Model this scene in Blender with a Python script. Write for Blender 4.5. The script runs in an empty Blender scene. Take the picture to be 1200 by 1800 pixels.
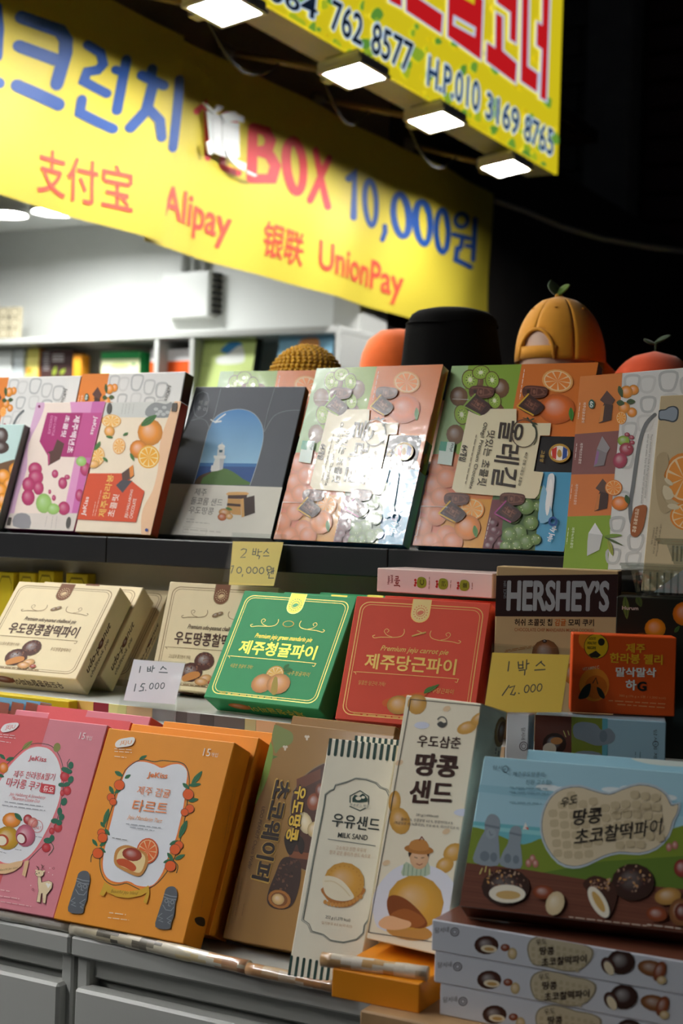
import bpy, bmesh, math, random
from mathutils import Vector, Matrix
from mathutils.geometry import tessellate_polygon

random.seed(7)
S = bpy.context.scene
COL = S.collection
R = math.radians

# ------------------------------------------------------------------ camera
F, ROLL, PSI, CZ, PCX, PCY = 2665.0, R(1.78), R(29.05), 1.45, 600.0, 904.0
CAM = Vector((0, 0, CZ))
vd = Vector((-math.sin(PSI), math.cos(PSI), 0))
vr = Vector((math.cos(PSI), math.sin(PSI), 0))
vz = Vector((0, 0, 1))
CR = vr * math.cos(ROLL) + vz * math.sin(ROLL)
CU = vz * math.cos(ROLL) - vr * math.sin(ROLL)

cam_data = bpy.data.cameras.new('camera')
cam = bpy.data.objects.new('camera', cam_data)
COL.objects.link(cam)
m3 = Matrix((CR, CU, -vd)).transposed()
cam.matrix_world = Matrix.Translation(CAM) @ m3.to_4x4()
cam_data.sensor_fit = 'HORIZONTAL'
cam_data.sensor_width = 24.0
cam_data.lens = F * 24.0 / 1200.0
cam_data.shift_y = (PCY - 900.0) / 1200.0
cam_data.clip_start = 0.05
cam_data.clip_end = 200
cam_data.dof.use_dof = True
cam_data.dof.focus_distance = 2.18
cam_data.dof.aperture_fstop = 5.4
S.camera = cam

# ------------------------------------------------------------------ night sky, exposure
world = bpy.data.worlds.new('night')
S.world = world
world.use_nodes = True
bg = world.node_tree.nodes['Background']
bg.inputs[0].default_value = (0.20, 0.24, 0.32, 1)
bg.inputs[1].default_value = 0.02
S.view_settings.view_transform = 'Standard'
S.view_settings.look = 'None'
S.view_settings.gamma = 1.0
S.view_settings.use_curve_mapping = False
S.view_settings.exposure = 0.85
FLOOD_W = 105.0        # radiance of the flood light glass
SHOP_W = 112.0         # radiance of the shop ceiling lamps


def ray(x, y):
    return vd + CR * ((x - PCX) / F) - CU * ((y - PCY) / F)


def hit(x, y, axis, val):
    v = ray(x, y)
    return CAM + v * ((val - CAM[axis]) / v[axis])


def proj(P):
    v = P - CAM
    z = v.dot(vd)
    return (PCX + F * v.dot(CR) / z, PCY - F * v.dot(CU) / z)


# ------------------------------------------------------------------ colour and materials
def lin(c):
    if isinstance(c, str):
        c = c.lstrip('#')
        c = [int(c[i:i + 2], 16) for i in (0, 2, 4)]
    out = []
    for v in c[:3]:
        v = v / 255.0
        out.append(v / 12.92 if v <= 0.04045 else ((v + 0.055) / 1.055) ** 2.4)
    return (out[0], out[1], out[2], 1.0)


def mixc(a, b, t):
    a, b = lin(a) if not isinstance(a, tuple) else a, lin(b) if not isinstance(b, tuple) else b
    return tuple(a[i] * (1 - t) + b[i] * t for i in range(3)) + (1.0,)


MATS = {}


def principled(name, color=None, rough=0.5, metal=0.0, coat=0.0, coat_rough=0.05, attr=False, bump=0.0,
               bscale=400.0, coat_bump=0.0, cb_scale=14.0, noise=0.0, nscale=6.0, emit=None, emit_w=0.0, spec=0.5,
               trans=0.0, sheen=0.0):
    if name in MATS:
        return MATS[name]
    m = bpy.data.materials.new(name)
    m.use_nodes = True
    nt = m.node_tree
    b = nt.nodes['Principled BSDF']
    b.inputs['Roughness'].default_value = rough
    b.inputs['Metallic'].default_value = metal
    b.inputs['Coat Weight'].default_value = coat
    b.inputs['Coat Roughness'].default_value = coat_rough
    b.inputs['Specular IOR Level'].default_value = spec
    b.inputs['Sheen Weight'].default_value = sheen
    tc = nt.nodes.new('ShaderNodeTexCoord')
    src = None
    if attr:
        a = nt.nodes.new('ShaderNodeAttribute')
        a.attribute_name = 'Col'
        src = a.outputs['Color']
    else:
        c = nt.nodes.new('ShaderNodeRGB')
        c.outputs[0].default_value = lin(color or '#888888')
        src = c.outputs[0]
    if noise:
        n = nt.nodes.new('ShaderNodeTexNoise')
        n.inputs['Scale'].default_value = nscale
        n.inputs['Detail'].default_value = 5
        nt.links.new(tc.outputs['Object'], n.inputs['Vector'])
        mp = nt.nodes.new('ShaderNodeMapRange')
        mp.inputs['From Min'].default_value = 0.3
        mp.inputs['From Max'].default_value = 0.7
        mp.inputs['To Min'].default_value = 1 - noise
        mp.inputs['To Max'].default_value = 1 + noise * 0.4
        nt.links.new(n.outputs['Fac'], mp.inputs['Value'])
        mu = nt.nodes.new('ShaderNodeVectorMath')
        mu.operation = 'SCALE'
        nt.links.new(src, mu.inputs[0])
        nt.links.new(mp.outputs[0], mu.inputs['Scale'])
        src = mu.outputs[0]
    nt.links.new(src, b.inputs['Base Color'])
    if bump:
        n = nt.nodes.new('ShaderNodeTexNoise')
        n.inputs['Scale'].default_value = bscale
        nt.links.new(tc.outputs['Object'], n.inputs['Vector'])
        bp = nt.nodes.new('ShaderNodeBump')
        bp.inputs['Strength'].default_value = bump
        bp.inputs['Distance'].default_value = 0.002
        nt.links.new(n.outputs['Fac'], bp.inputs['Height'])
        nt.links.new(bp.outputs[0], b.inputs['Normal'])
    if coat_bump:
        n = nt.nodes.new('ShaderNodeTexNoise')
        n.inputs['Scale'].default_value = cb_scale
        n.inputs['Detail'].default_value = 3
        nt.links.new(tc.outputs['Object'], n.inputs['Vector'])
        bp = nt.nodes.new('ShaderNodeBump')
        bp.inputs['Strength'].default_value = coat_bump
        bp.inputs['Distance'].default_value = 0.01
        nt.links.new(n.outputs['Fac'], bp.inputs['Height'])
        nt.links.new(bp.outputs[0], b.inputs['Coat Normal'])
    if emit:
        if emit == 'attr':
            nt.links.new(src, b.inputs['Emission Color'])
        else:
            b.inputs['Emission Color'].default_value = lin(emit)
        b.inputs['Emission Strength'].default_value = emit_w
    MATS[name] = m
    return m


def clear_plastic(name, tint='#f4f8f8', gloss=0.12, rough=0.03, ior=1.45, bump=0.0, bscale=20):
    if name in MATS:
        return MATS[name]
    m = bpy.data.materials.new(name)
    m.use_nodes = True
    nt = m.node_tree
    nt.nodes.clear()
    out = nt.nodes.new('ShaderNodeOutputMaterial')
    tr = nt.nodes.new('ShaderNodeBsdfTransparent')
    tr.inputs[0].default_value = lin(tint)
    gl = nt.nodes.new('ShaderNodeBsdfGlossy')
    gl.inputs['Roughness'].default_value = rough
    fr = nt.nodes.new('ShaderNodeLayerWeight')
    pw = nt.nodes.new('ShaderNodeMath')
    pw.operation = 'POWER'
    pw.inputs[1].default_value = 4.0
    nt.links.new(fr.outputs['Facing'], pw.inputs[0])
    ad = nt.nodes.new('ShaderNodeMath')
    ad.operation = 'MULTIPLY_ADD'
    ad.inputs[1].default_value = 0.7
    ad.inputs[2].default_value = gloss
    mx = nt.nodes.new('ShaderNodeMixShader')
    nt.links.new(pw.outputs[0], ad.inputs[0])
    nt.links.new(ad.outputs[0], mx.inputs[0])
    nt.links.new(tr.outputs[0], mx.inputs[1])
    nt.links.new(gl.outputs[0], mx.inputs[2])
    nt.links.new(mx.outputs[0], out.inputs[0])
    if bump:
        tc = nt.nodes.new('ShaderNodeTexCoord')
        n = nt.nodes.new('ShaderNodeTexNoise')
        n.inputs['Scale'].default_value = bscale
        nt.links.new(tc.outputs['Object'], n.inputs['Vector'])
        bp = nt.nodes.new('ShaderNodeBump')
        bp.inputs['Strength'].default_value = bump
        bp.inputs['Distance'].default_value = 0.01
        nt.links.new(n.outputs['Fac'], bp.inputs['Height'])
        nt.links.new(bp.outputs[0], gl.inputs['Normal'])
        nt.links.new(bp.outputs[0], fr.inputs['Normal'])
    MATS[name] = m
    return m


CARTON = principled('carton_matte', rough=0.5, attr=True, bump=0.04, noise=0.03, nscale=30, spec=0.22)
GLOSSY = principled('carton_gloss', rough=0.45, attr=True, coat=0.3, coat_rough=0.10, spec=0.2)
FILM = principled('carton_shrink_wrapped', rough=0.24, attr=True, coat=1.0, coat_rough=0.12, coat_bump=0.26, cb_scale=18, spec=0.6)
FOIL = principled('foil_print', rough=0.36, metal=0.3, attr=True)
CLOTH = principled('banner_cloth', rough=0.55, attr=True, bump=0.06, bscale=260)
PLAIN = principled('painted', rough=0.5, attr=True)
LIT = principled('backlit_print', rough=0.3, attr=True, emit='attr', emit_w=0.46)


# ------------------------------------------------------------------ object helpers
def tag(o, label=None, cat=None, group=None, kind=None):
    if label:
        o['label'] = label
    if cat:
        o['category'] = cat
    if group:
        o['group'] = group
    if kind:
        o['kind'] = kind
    return o


def empty(name, loc=(0, 0, 0), label=None, cat=None, group=None):
    o = bpy.data.objects.new(name, None)
    COL.objects.link(o)
    o.location = loc
    o.empty_display_size = 0.05
    return tag(o, label, cat, group)


def link_mesh(name, me, mat, parent=None, smooth=False):
    o = bpy.data.objects.new(name, me)
    COL.objects.link(o)
    if mat is not None and not me.materials:
        me.materials.append(mat)
    if parent is not None:
        o.parent = parent
    if smooth:
        me.polygons.foreach_set('use_smooth', [True] * len(me.polygons))
    return o


def mesh_from(name, verts, faces, cols=None):
    """cols: one colour per face, or one list of corner colours per face"""
    me = bpy.data.meshes.new(name)
    me.from_pydata([tuple(v) for v in verts], [], faces)
    if cols:
        at = me.color_attributes.new('Col', 'FLOAT_COLOR', 'CORNER')
        buf = []
        for f, c in zip(faces, cols):
            if isinstance(c, list):
                for k in c:
                    buf.extend(k)
            else:
                buf.extend(tuple(c) * len(f))
        at.data.foreach_set('color', buf)
    me.update()
    return me


class MB:
    """collects plain shapes into one mesh"""
    def __init__(self):
        self.v, self.f, self.c = [], [], []

    def add(self, verts, faces, col='#888888', M=None):
        n = len(self.v)
        col = lin(col) if not isinstance(col, tuple) else col
        for p in verts:
            p = Vector(p)
            self.v.append(M @ p if M else p)
        for f in faces:
            self.f.append(tuple(i + n for i in f))
            self.c.append(col)
        return self

    def box(self, x0, x1, y0, y1, z0, z1, col='#888888', M=None, bev=0.0):
        bm = bmesh.new()
        bmesh.ops.create_cube(bm, size=1)
        for v in bm.verts:
            v.co = Vector(((x0 + x1) / 2 + v.co.x * (x1 - x0), (y0 + y1) / 2 + v.co.y * (y1 - y0), (z0 + z1) / 2 + v.co.z * (z1 - z0)))
        if bev:
            bmesh.ops.bevel(bm, geom=bm.edges[:], offset=bev, segments=1, affect='EDGES', profile=0.5)
        bm.verts.index_update()
        self.add([v.co.copy() for v in bm.verts], [[v.index for v in f.verts] for f in bm.faces], col, M)
        bm.free()
        return self

    def tube(self, pts, r, col='#888888', n=10, caps=True, M=None):
        pts = [Vector(p) for p in pts]
        rr = r if isinstance(r, (list, tuple)) else [r] * len(pts)
        vs, fs = [], []
        prev = None
        for i, p in enumerate(pts):
            d = (pts[min(i + 1, len(pts) - 1)] - pts[max(i - 1, 0)])
            d = d.normalized() if d.length > 1e-9 else Vector((0, 0, 1))
            if prev is None:
                a = d.orthogonal().normalized()
            else:
                a = (prev - d * prev.dot(d)).normalized()
            prev = a
            b = d.cross(a)
            for k in range(n):
                t = 2 * math.pi * k / n
                vs.append(p + (a * math.cos(t) + b * math.sin(t)) * rr[i])
        for i in range(len(pts) - 1):
            for k in range(n):
                fs.append((i * n + k, i * n + (k + 1) % n, (i + 1) * n + (k + 1) % n, (i + 1) * n + k))
        if caps:
            fs.append(tuple(range(n - 1, -1, -1)))
            fs.append(tuple((len(pts) - 1) * n + k for k in range(n)))
        return self.add(vs, fs, col, M)

    def lathe(self, prof, col='#888888', n=24, M=None, sx=1, sy=1, wob=None):
        vs, fs = [], []
        for j, (r, z) in enumerate(prof):
            for k in range(n):
                t = 2 * math.pi * k / n
                w = wob(t, j / (len(prof) - 1)) if wob else 1
                vs.append((r * w * math.cos(t) * sx, r * w * math.sin(t) * sy, z))
        for j in range(len(prof) - 1):
            for k in range(n):
                fs.append((j * n + k, j * n + (k + 1) % n, (j + 1) * n + (k + 1) % n, (j + 1) * n + k))
        return self.add(vs, fs, col, M)

    def build(self, name, mat, parent=None, smooth=False):
        return link_mesh(name, mesh_from(name, self.v, self.f, self.c), mat, parent, smooth)


def struct(name, mb, mat, parent=None):
    o = mb.build(name, mat, parent)
    if parent is None:
        o['kind'] = 'structure'
    return o


# ------------------------------------------------------------------ lettering
_txt = {}
_tc = bpy.data.curves.new('lettering_source', 'FONT')
_to = bpy.data.objects.new('lettering_source', _tc)


def glyphs(s, bold=0.0, shear=0.0, space=1.0):
    k = (s, bold, shear, space)
    if k in _txt:
        return _txt[k]
    bold_in, bold = bold, min(bold, 0.016)
    _tc.body = s
    _tc.offset = bold
    _tc.shear = shear
    _tc.space_character = space
    _tc.resolution_u = 3
    me = _to.to_mesh()
    vs = [(v.co.x, v.co.y) for v in me.vertices]
    me.calc_loop_triangles()
    fs = [tuple(t.vertices) for t in me.loop_triangles]
    _to.to_mesh_clear()
    if not vs:
        _txt[k] = ([], [])
        return _txt[k]
    ex = max(bold_in - bold, 0.0)
    if ex:
        base_v, base_f = vs, fs
        vs, fs = [], []
        for dx, dy in ((-ex, 0), (ex, 0), (0, -ex * .6), (0, ex * .6), (0, 0)):
            n0 = len(vs)
            vs += [(x + dx, y + dy) for x, y in base_v]
            fs += [tuple(i + n0 for i in f) for f in base_f]
    x0, x1 = min(v[0] for v in vs), max(v[0] for v in vs)
    y0, y1 = min(v[1] for v in vs), max(v[1] for v in vs)
    vs = [((v[0] - x0) / max(x1 - x0, 1e-6), (v[1] - y0) / max(y1 - y0, 1e-6)) for v in vs]
    _txt[k] = (vs, fs)
    return _txt[k]


# ------------------------------------------------------------------ printing on flat faces
class Panel:
    """a flat face of an object: local origin, axes u (right), v (up), n (outwards); M is the object's matrix"""
    def __init__(self, M, O, U, V, w, h, bend=None):
        self.M, self.O, self.U, self.V, self.w, self.h = M, Vector(O), Vector(U).normalized(), Vector(V).normalized(), w, h
        self.N = self.U.cross(self.V).normalized()
        self.wO = M @ self.O
        m3_ = M.to_3x3()
        self.wU, self.wV = m3_ @ self.U, m3_ @ self.V
        self.wN = self.wU.cross(self.wV).normalized()
        self.bend = bend

    def uv(self, px, py):
        v = ray(px, py)
        t = (self.wO - CAM).dot(self.wN) / v.dot(self.wN)
        P = CAM + v * t - self.wO
        return (P.dot(self.wU), P.dot(self.wV))

    def px(self, u, v):
        return proj(self.wO + self.wU * u + self.wV * v)

    def local(self, u, v, off):
        b = self.bend(u, v) if self.bend else 0.0
        return self.O + self.U * u + self.V * v + self.N * (off + b)


def clip_rect(poly, w, h):
    for ax, lim, sg in ((0, 0.0, 1), (0, w, -1), (1, 0.0, 1), (1, h, -1)):
        out = []
        for i in range(len(poly)):
            a, b = poly[i], poly[(i + 1) % len(poly)]
            da, db = sg * (a[0][ax] - lim), sg * (b[0][ax] - lim)
            if da >= 0:
                out.append(a)
            if (da >= 0) != (db >= 0):
                t = da / (da - db)
                out.append((tuple(a[0][i2] + (b[0][i2] - a[0][i2]) * t for i2 in (0, 1)),
                            tuple(a[1][i2] + (b[1][i2] - a[1][i2]) * t for i2 in range(4))))
        poly = out
        if len(poly) < 3:
            return []
    return poly


def sm(pts, closed=True, n=5):
    out = []
    N = len(pts)
    rng = range(N if closed else N - 1)
    for i in rng:
        if closed:
            p = [pts[(i + k - 1) % N] for k in range(4)]
        else:
            p = [pts[min(max(i + k - 1, 0), N - 1)] for k in range(4)]
        for j in range(n):
            t = j / n
            out.append(tuple(0.5 * (2 * p[1][a] + (p[2][a] - p[0][a]) * t + (2 * p[0][a] - 5 * p[1][a] + 4 * p[2][a] - p[3][a]) * t * t
                                    + (3 * p[1][a] - p[0][a] - 3 * p[2][a] + p[3][a]) * t ** 3) for a in (0, 1)))
    if not closed:
        out.append(tuple(pts[-1]))
    return out


def ell(cx, cy, rx, ry, rot=0, n=20, a0=0, a1=360):
    c, s = math.cos(R(rot)), math.sin(R(rot))
    full = abs(a1 - a0) >= 360
    m = n if full else n + 1
    out = []
    for k in range(m):
        t = R(a0 + (a1 - a0) * k / n)
        x, y = rx * math.cos(t), ry * math.sin(t)
        out.append((cx + x * c - y * s, cy + x * s + y * c))
    return out


class Art:
    STEP = 1.2e-5

    def __init__(self, panel, parent, mat=CARTON, ref=None, crop=(0, 0, 1), base=1.5e-4, split=0):
        self.p, self.parent, self.mat, self.ref, self.crop = panel, parent, mat, ref, crop
        self.cur, self.off, self.split, self.frac = 'picture', base, split, False
        self.d = {}
        self.box = {}
        self.prim = 0
        self.dx = self.dy = 0

    def part(self, name, mat=None):
        self.cur = name
        if name not in self.d:
            self.d[name] = [[], [], [], mat or self.mat]
        return self

    def uv(self, x, y):
        x, y = x + self.dx, y + self.dy
        if self.frac:
            return (x * self.p.w, (1 - y) * self.p.h)
        px, py = self.crop[0] + x / self.crop[2], self.crop[1] + y / self.crop[2]
        if self.ref:
            u, v = self.ref.uv(px, py)
            return (u / self.ref.w * self.p.w, v / self.ref.h * self.p.h)
        return self.p.uv(px, py)

    def upvec(self, x, y):
        """the face's up direction in drawing units, scaled to one unit of height"""
        if self.frac:
            return (0, -1)
        P = self.ref or self.p
        px, py = self.crop[0] + (x + self.dx) / self.crop[2], self.crop[1] + (y + self.dy) / self.crop[2]
        u, v = P.uv(px, py)
        q = P.px(u, v + 0.002)
        dx, dy = q[0] - px, q[1] - py
        return (dx / abs(dy), dy / abs(dy))

    def tri(self, uvs, cols):
        P = self.p
        if self.split:
            e = [((uvs[i][0] - uvs[(i + 1) % 3][0]) ** 2 + (uvs[i][1] - uvs[(i + 1) % 3][1]) ** 2) for i in range(3)]
            k = e.index(max(e))
            if e[k] > self.split ** 2:
                a, b, c = uvs[k], uvs[(k + 1) % 3], uvs[(k + 2) % 3]
                ca, cb, cc = cols[k], cols[(k + 1) % 3], cols[(k + 2) % 3]
                mid = ((a[0] + b[0]) / 2, (a[1] + b[1]) / 2)
                cm = tuple((x + y) / 2 for x, y in zip(ca, cb))
                self.tri([a, mid, c], [ca, cm, cc])
                self.tri([mid, b, c], [cm, cb, cc])
                return
        poly = list(zip(uvs, cols))
        if any(u < 0 or v < 0 or u > P.w or v > P.h for u, v in uvs):
            poly = clip_rect(poly, P.w, P.h)
            if not poly:
                return
        if self.cur not in self.d:
            self.part(self.cur)
        V, Fc, C, _ = self.d[self.cur]
        ar = sum(poly[i][0][0] * poly[(i + 1) % len(poly)][0][1] - poly[(i + 1) % len(poly)][0][0] * poly[i][0][1] for i in range(len(poly)))
        if ar < 0:
            poly = poly[::-1]
        n = len(V)
        for (u, v), c in poly:
            V.append(P.local(u, v, self.off))
        Fc.append(tuple(range(n, n + len(poly))))
        C.append([c for _, c in poly])
        us, vs_ = [q[0][0] for q in poly], [q[0][1] for q in poly]
        bb = self.box.setdefault((self.cur, self.prim), [9e9, 9e9, -9e9, -9e9, []])
        bb[0], bb[1], bb[2], bb[3] = min(bb[0], *us), min(bb[1], *vs_), max(bb[2], *us), max(bb[3], *vs_)
        bb[4].append(len(Fc) - 1)

    def raw(self, pts, faces, cols):
        uvs = [self.uv(*p) for p in pts]
        for f in faces:
            self.tri([uvs[i] for i in f], [cols[i] for i in f])
        self.off += self.STEP
        self.prim += 1

    def poly(self, pts, col, col2=None):
        """fill; col2 grades the print towards the last points' side (top to bottom)"""
        c = lin(col)
        tris = tessellate_polygon([[Vector((p[0], p[1], 0)) for p in pts]])
        if col2:
            c2 = lin(col2)
            ys = [p[1] for p in pts]
            lo, hi = min(ys), max(ys)
            cols = [mixc(c, c2, (p[1] - lo) / max(hi - lo, 1e-6)) for p in pts]
        else:
            cols = [c] * len(pts)
        self.raw(pts, tris, cols)
        return self

    def blob(self, pts, col, n=4):
        return self.poly(sm(pts, True, n), col)

    def ellipse(self, cx, cy, rx, ry, col, rot=0, n=20):
        return self.poly(ell(cx, cy, rx, ry, rot, n), col)

    def ball(self, cx, cy, rx, ry, col, rot=0, n=14, hi=0.35, lo=0.35):
        c = lin(col)
        light = mixc(c, (1, 1, 1, 1), hi)
        dark = mixc(c, (0.02, 0.01, 0.0, 1), lo)
        pts = [(cx - rx * 0.25, cy - ry * 0.3)]
        r1 = ell(cx - rx * 0.08, cy - ry * 0.1, rx * 0.62, ry * 0.62, rot, n)
        r2 = ell(cx, cy, rx, ry, rot, n)
        pts += r1 + r2
        fs = []
        for k in range(n):
            k2 = (k + 1) % n
            fs += [(0, 1 + k, 1 + k2), (1 + k, 1 + n + k, 1 + n + k2), (1 + k, 1 + n + k2, 1 + k2)]
        self.raw(pts, fs, [light] + [c] * n + [dark] * n)
        return self

    def stroke(self, pts, w, col, closed=False, round_=True, smooth=0):
        if smooth:
            pts = sm(pts, closed, smooth)
        c = lin(col)
        N = len(pts)
        L, Rr = [], []
        for i in range(N):
            if closed:
                a, b, d = pts[i - 1], pts[i], pts[(i + 1) % N]
            else:
                a, b, d = pts[max(i - 1, 0)], pts[i], pts[min(i + 1, N - 1)]
            def nrm(p, q):
                dx, dy = q[0] - p[0], q[1] - p[1]
                l = math.hypot(dx, dy) or 1e-9
                return (-dy / l, dx / l)
            if a == b:
                n = nrm(b, d)
                k = 1
            elif b == d:
                n = nrm(a, b)
                k = 1
            else:
                n1, n2 = nrm(a, b), nrm(b, d)
                nx, ny = n1[0] + n2[0], n1[1] + n2[1]
                l = math.hypot(nx, ny)
                if l < 0.3:
                    n, k = n1, 1
                else:
                    n = (nx / l, ny / l)
                    k = min(1 / max(n[0] * n1[0] + n[1] * n1[1], 0.5), 1.5)
            L.append((b[0] + n[0] * w / 2 * k, b[1] + n[1] * w / 2 * k))
            Rr.append((b[0] - n[0] * w / 2 * k, b[1] - n[1] * w / 2 * k))
        P = L + Rr
        fs = []
        for i in range(N if closed else N - 1):
            j = (i + 1) % N
            fs += [(i, j, N + i), (j, N + j, N + i)]
        if round_ and not closed:
            for e in (0, N - 1):
                o = len(P)
                q = ell(pts[e][0], pts[e][1], w / 2, w / 2, 0, 10)
                P += [pts[e]] + q
                fs += [(o, o + 1 + k, o + 1 + (k + 1) % 10) for k in range(10)]
        self.raw(P, fs, [c] * len(P))
        return self

    def ring(self, cx, cy, rx, ry, w, col, rot=0, n=22):
        return self.stroke(ell(cx, cy, rx, ry, rot, n), w, col, closed=True)

    def quadtext(self, s, q, col, bold=0.0, shear=0.0, space=1.0):
        """q: the lettering's own top-left, top-right, bottom-right, bottom-left corners"""
        vs, fs = glyphs(s, bold, shear, space)
        if not vs:
            return self
        tl, tr, br, bl = q
        pts = []
        for x, y in vs:
            bx, by = bl[0] + (br[0] - bl[0]) * x, bl[1] + (br[1] - bl[1]) * x
            tx, ty = tl[0] + (tr[0] - tl[0]) * x, tl[1] + (tr[1] - tl[1]) * x
            pts.append((bx + (tx - bx) * y, by + (ty - by) * y))
        n = len(fs) if bold <= 0.016 else len(fs) // 5
        keep = self.STEP
        for k in range(0, len(fs), max(n, 1)):      # each stroke-widening copy lies in its own layer
            self.STEP = keep * 0.35
            self.raw(pts, fs[k:k + n], [lin(col)] * len(pts))
        self.STEP = keep
        self.off += keep
        return self

    def text(self, s, x0, y0, x1, y1, h, col, bold=0.0, shear=0.0, space=1.0):
        u = self.upvec(x0, y0)
        u2 = self.upvec(x1, y1)
        return self.quadtext(s, [(x0 + u[0] * h, y0 + u[1] * h), (x1 + u2[0] * h, y1 + u2[1] * h), (x1, y1), (x0, y0)], col, bold, shear, space)

    def lines(self, rows, h, col, seed=1):
        """rows of fine illegible print: (x0,y0,x1,y1)"""
        rnd = random.Random(seed)
        for x0, y0, x1, y1 in rows:
            L = math.hypot(x1 - x0, y1 - y0)
            t = 0.0
            while t < 1:
                wd = rnd.uniform(1.5, 4.0) * h / L
                e = min(t + wd, 1)
                a = (x0 + (x1 - x0) * t, y0 + (y1 - y0) * t)
                b = (x0 + (x1 - x0) * e, y0 + (y1 - y0) * e)
                self.stroke([a, b], h * 0.42, col, round_=False)
                t = e + 0.7 * h / L
        return self

    def leaf(self, x0, y0, x1, y1, w, col):
        dx, dy = x1 - x0, y1 - y0
        l = math.hypot(dx, dy)
        nx, ny = -dy / l * w / 2, dx / l * w / 2
        mx, my = x0 + dx * 0.45, y0 + dy * 0.45
        self.poly(sm([(x0, y0), (mx + nx, my + ny), (x1, y1), (mx - nx, my - ny)], True, 3), col)
        self.stroke([(x0, y0), (x0 + dx * 0.85, y0 + dy * 0.85)], w * 0.06, '#1d4a30', round_=False)
        return self

    def slice(self, cx, cy, rx, ry, rot=0, rind='#e8891e', flesh='#f0982a', pith='#f6d8a0'):
        self.ellipse(cx, cy, rx, ry, rind, rot)
        self.ellipse(cx, cy, rx * 0.88, ry * 0.88, pith, rot)
        for k in range(9):
            a = k * 40
            p = [(cx, cy)] + ell(cx, cy, rx * 0.8, ry * 0.8, rot, 4, a + 4, a + 36)
            self.poly(p, flesh)
        return self

    def kiwi(self, cx, cy, rx, ry, rot=0):
        self.ellipse(cx, cy, rx, ry, '#5b4026', rot)
        self.ellipse(cx, cy, rx * 0.9, ry * 0.9, '#8fae3a', rot)
        self.ellipse(cx, cy, rx * 0.55, ry * 0.55, '#a9c45c', rot)
        for q in ell(cx, cy, rx * 0.45, ry * 0.45, rot, 10):
            self.ellipse(q[0], q[1], rx * 0.07, ry * 0.07, '#26301a', n=6)
        self.ellipse(cx, cy, rx * 0.25, ry * 0.25, '#e3e6c0', rot)
        return self

    def done(self):
        for name, (V, Fc, C, mat) in self.d.items():
            if not V:
                continue
            # pieces of print that stand apart become parts of their own
            bl = [list(b) for (n, _), b in self.box.items() if n == name]
            g = 0.0012
            changed = True
            while changed:
                changed = False
                out = []
                for b in bl:
                    for o in out:
                        if b[0] - g < o[2] and o[0] - g < b[2] and b[1] - g < o[3] and o[1] - g < b[3]:
                            o[0], o[1], o[2], o[3] = min(o[0], b[0]), min(o[1], b[1]), max(o[2], b[2]), max(o[3], b[3])
                            o[4] = o[4] + b[4]
                            changed = True
                            break
                    else:
                        out.append(b)
                bl = out
            big = [b for b in bl if math.hypot(b[2] - b[0], b[3] - b[1]) > 0.012]
            small = [i for b in bl if b not in big for i in b[4]]
            if len(big) > 40 or not big:
                sets = [list(range(len(Fc)))]
            else:
                sets = [b[4] for b in big]
                sets[0] = sets[0] + small
            for st_ in sets:
                V2, F2, C2 = [], [], []
                for i in st_:
                    n0 = len(V2)
                    V2 += [V[k] for k in Fc[i]]
                    F2.append(tuple(range(n0, n0 + len(Fc[i]))))
                    C2.append(C[i])
                link_mesh(name, mesh_from(name, V2, F2, C2), mat, self.parent)


# ------------------------------------------------------------------ cartons
class Carton:
    """a printed box; q = x, y, z of the front lower left corner, yaw, lean, width, height, thickness, tilt in the front plane"""
    def __init__(self, name, label, cat, q, col, mat=CARTON, group=None, bev=0.0012):
        x, y, z, yaw, t, w, h, d = q[:8]
        roll = q[8] if len(q) > 8 else 0
        yaw, t, roll = R(yaw), R(t), R(roll)
        W = Vector((math.cos(yaw), math.sin(yaw), 0))
        B = Vector((-math.sin(yaw), math.cos(yaw), 0))
        Up = vz * math.cos(t) + B * math.sin(t)
        I = B * math.cos(t) - vz * math.sin(t)
        W, Up = W * math.cos(roll) + Up * math.sin(roll), Up * math.cos(roll) - W * math.sin(roll)
        M = Matrix((W, I, Up)).transposed().to_4x4()
        M.translation = Vector((x, y, z))
        self.M, self.w, self.h, self.d = M, w, h, d
        if isinstance(col, str):
            col = {'front': col}
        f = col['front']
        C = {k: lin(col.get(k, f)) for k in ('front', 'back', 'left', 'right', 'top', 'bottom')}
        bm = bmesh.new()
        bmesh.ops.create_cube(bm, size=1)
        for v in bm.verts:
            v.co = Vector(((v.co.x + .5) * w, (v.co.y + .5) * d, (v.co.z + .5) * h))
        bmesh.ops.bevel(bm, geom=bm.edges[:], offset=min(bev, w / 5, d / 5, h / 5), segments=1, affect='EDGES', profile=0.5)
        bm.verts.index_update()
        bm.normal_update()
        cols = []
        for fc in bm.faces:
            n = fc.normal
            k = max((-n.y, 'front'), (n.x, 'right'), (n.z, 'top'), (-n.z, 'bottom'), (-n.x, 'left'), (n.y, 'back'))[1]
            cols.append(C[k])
        me = mesh_from(name, [v.co.copy() for v in bm.verts], [[v.index for v in fc.verts] for fc in bm.faces], cols)
        bm.free()
        self.o = link_mesh(name, me, mat)
        self.o.matrix_world = M
        tag(self.o, label, cat, group)
        self.mat = mat
        X, Y, Z = Vector((1, 0, 0)), Vector((0, 1, 0)), Vector((0, 0, 1))
        self.front = Panel(M, (0, 0, 0), X, Z, w, h)
        self.right = Panel(M, (w, 0, 0), Y, Z, d, h)
        self.bottom = Panel(M, (0, d, 0), X, -Y, w, d)
        self.top = Panel(M, (0, 0, h), X, Y, w, d)

    def art(self, side='front', ref=None, crop=(0, 0, 1), mat=None):
        return Art(getattr(self, side), self.o, mat or self.mat, ref, crop)


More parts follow.
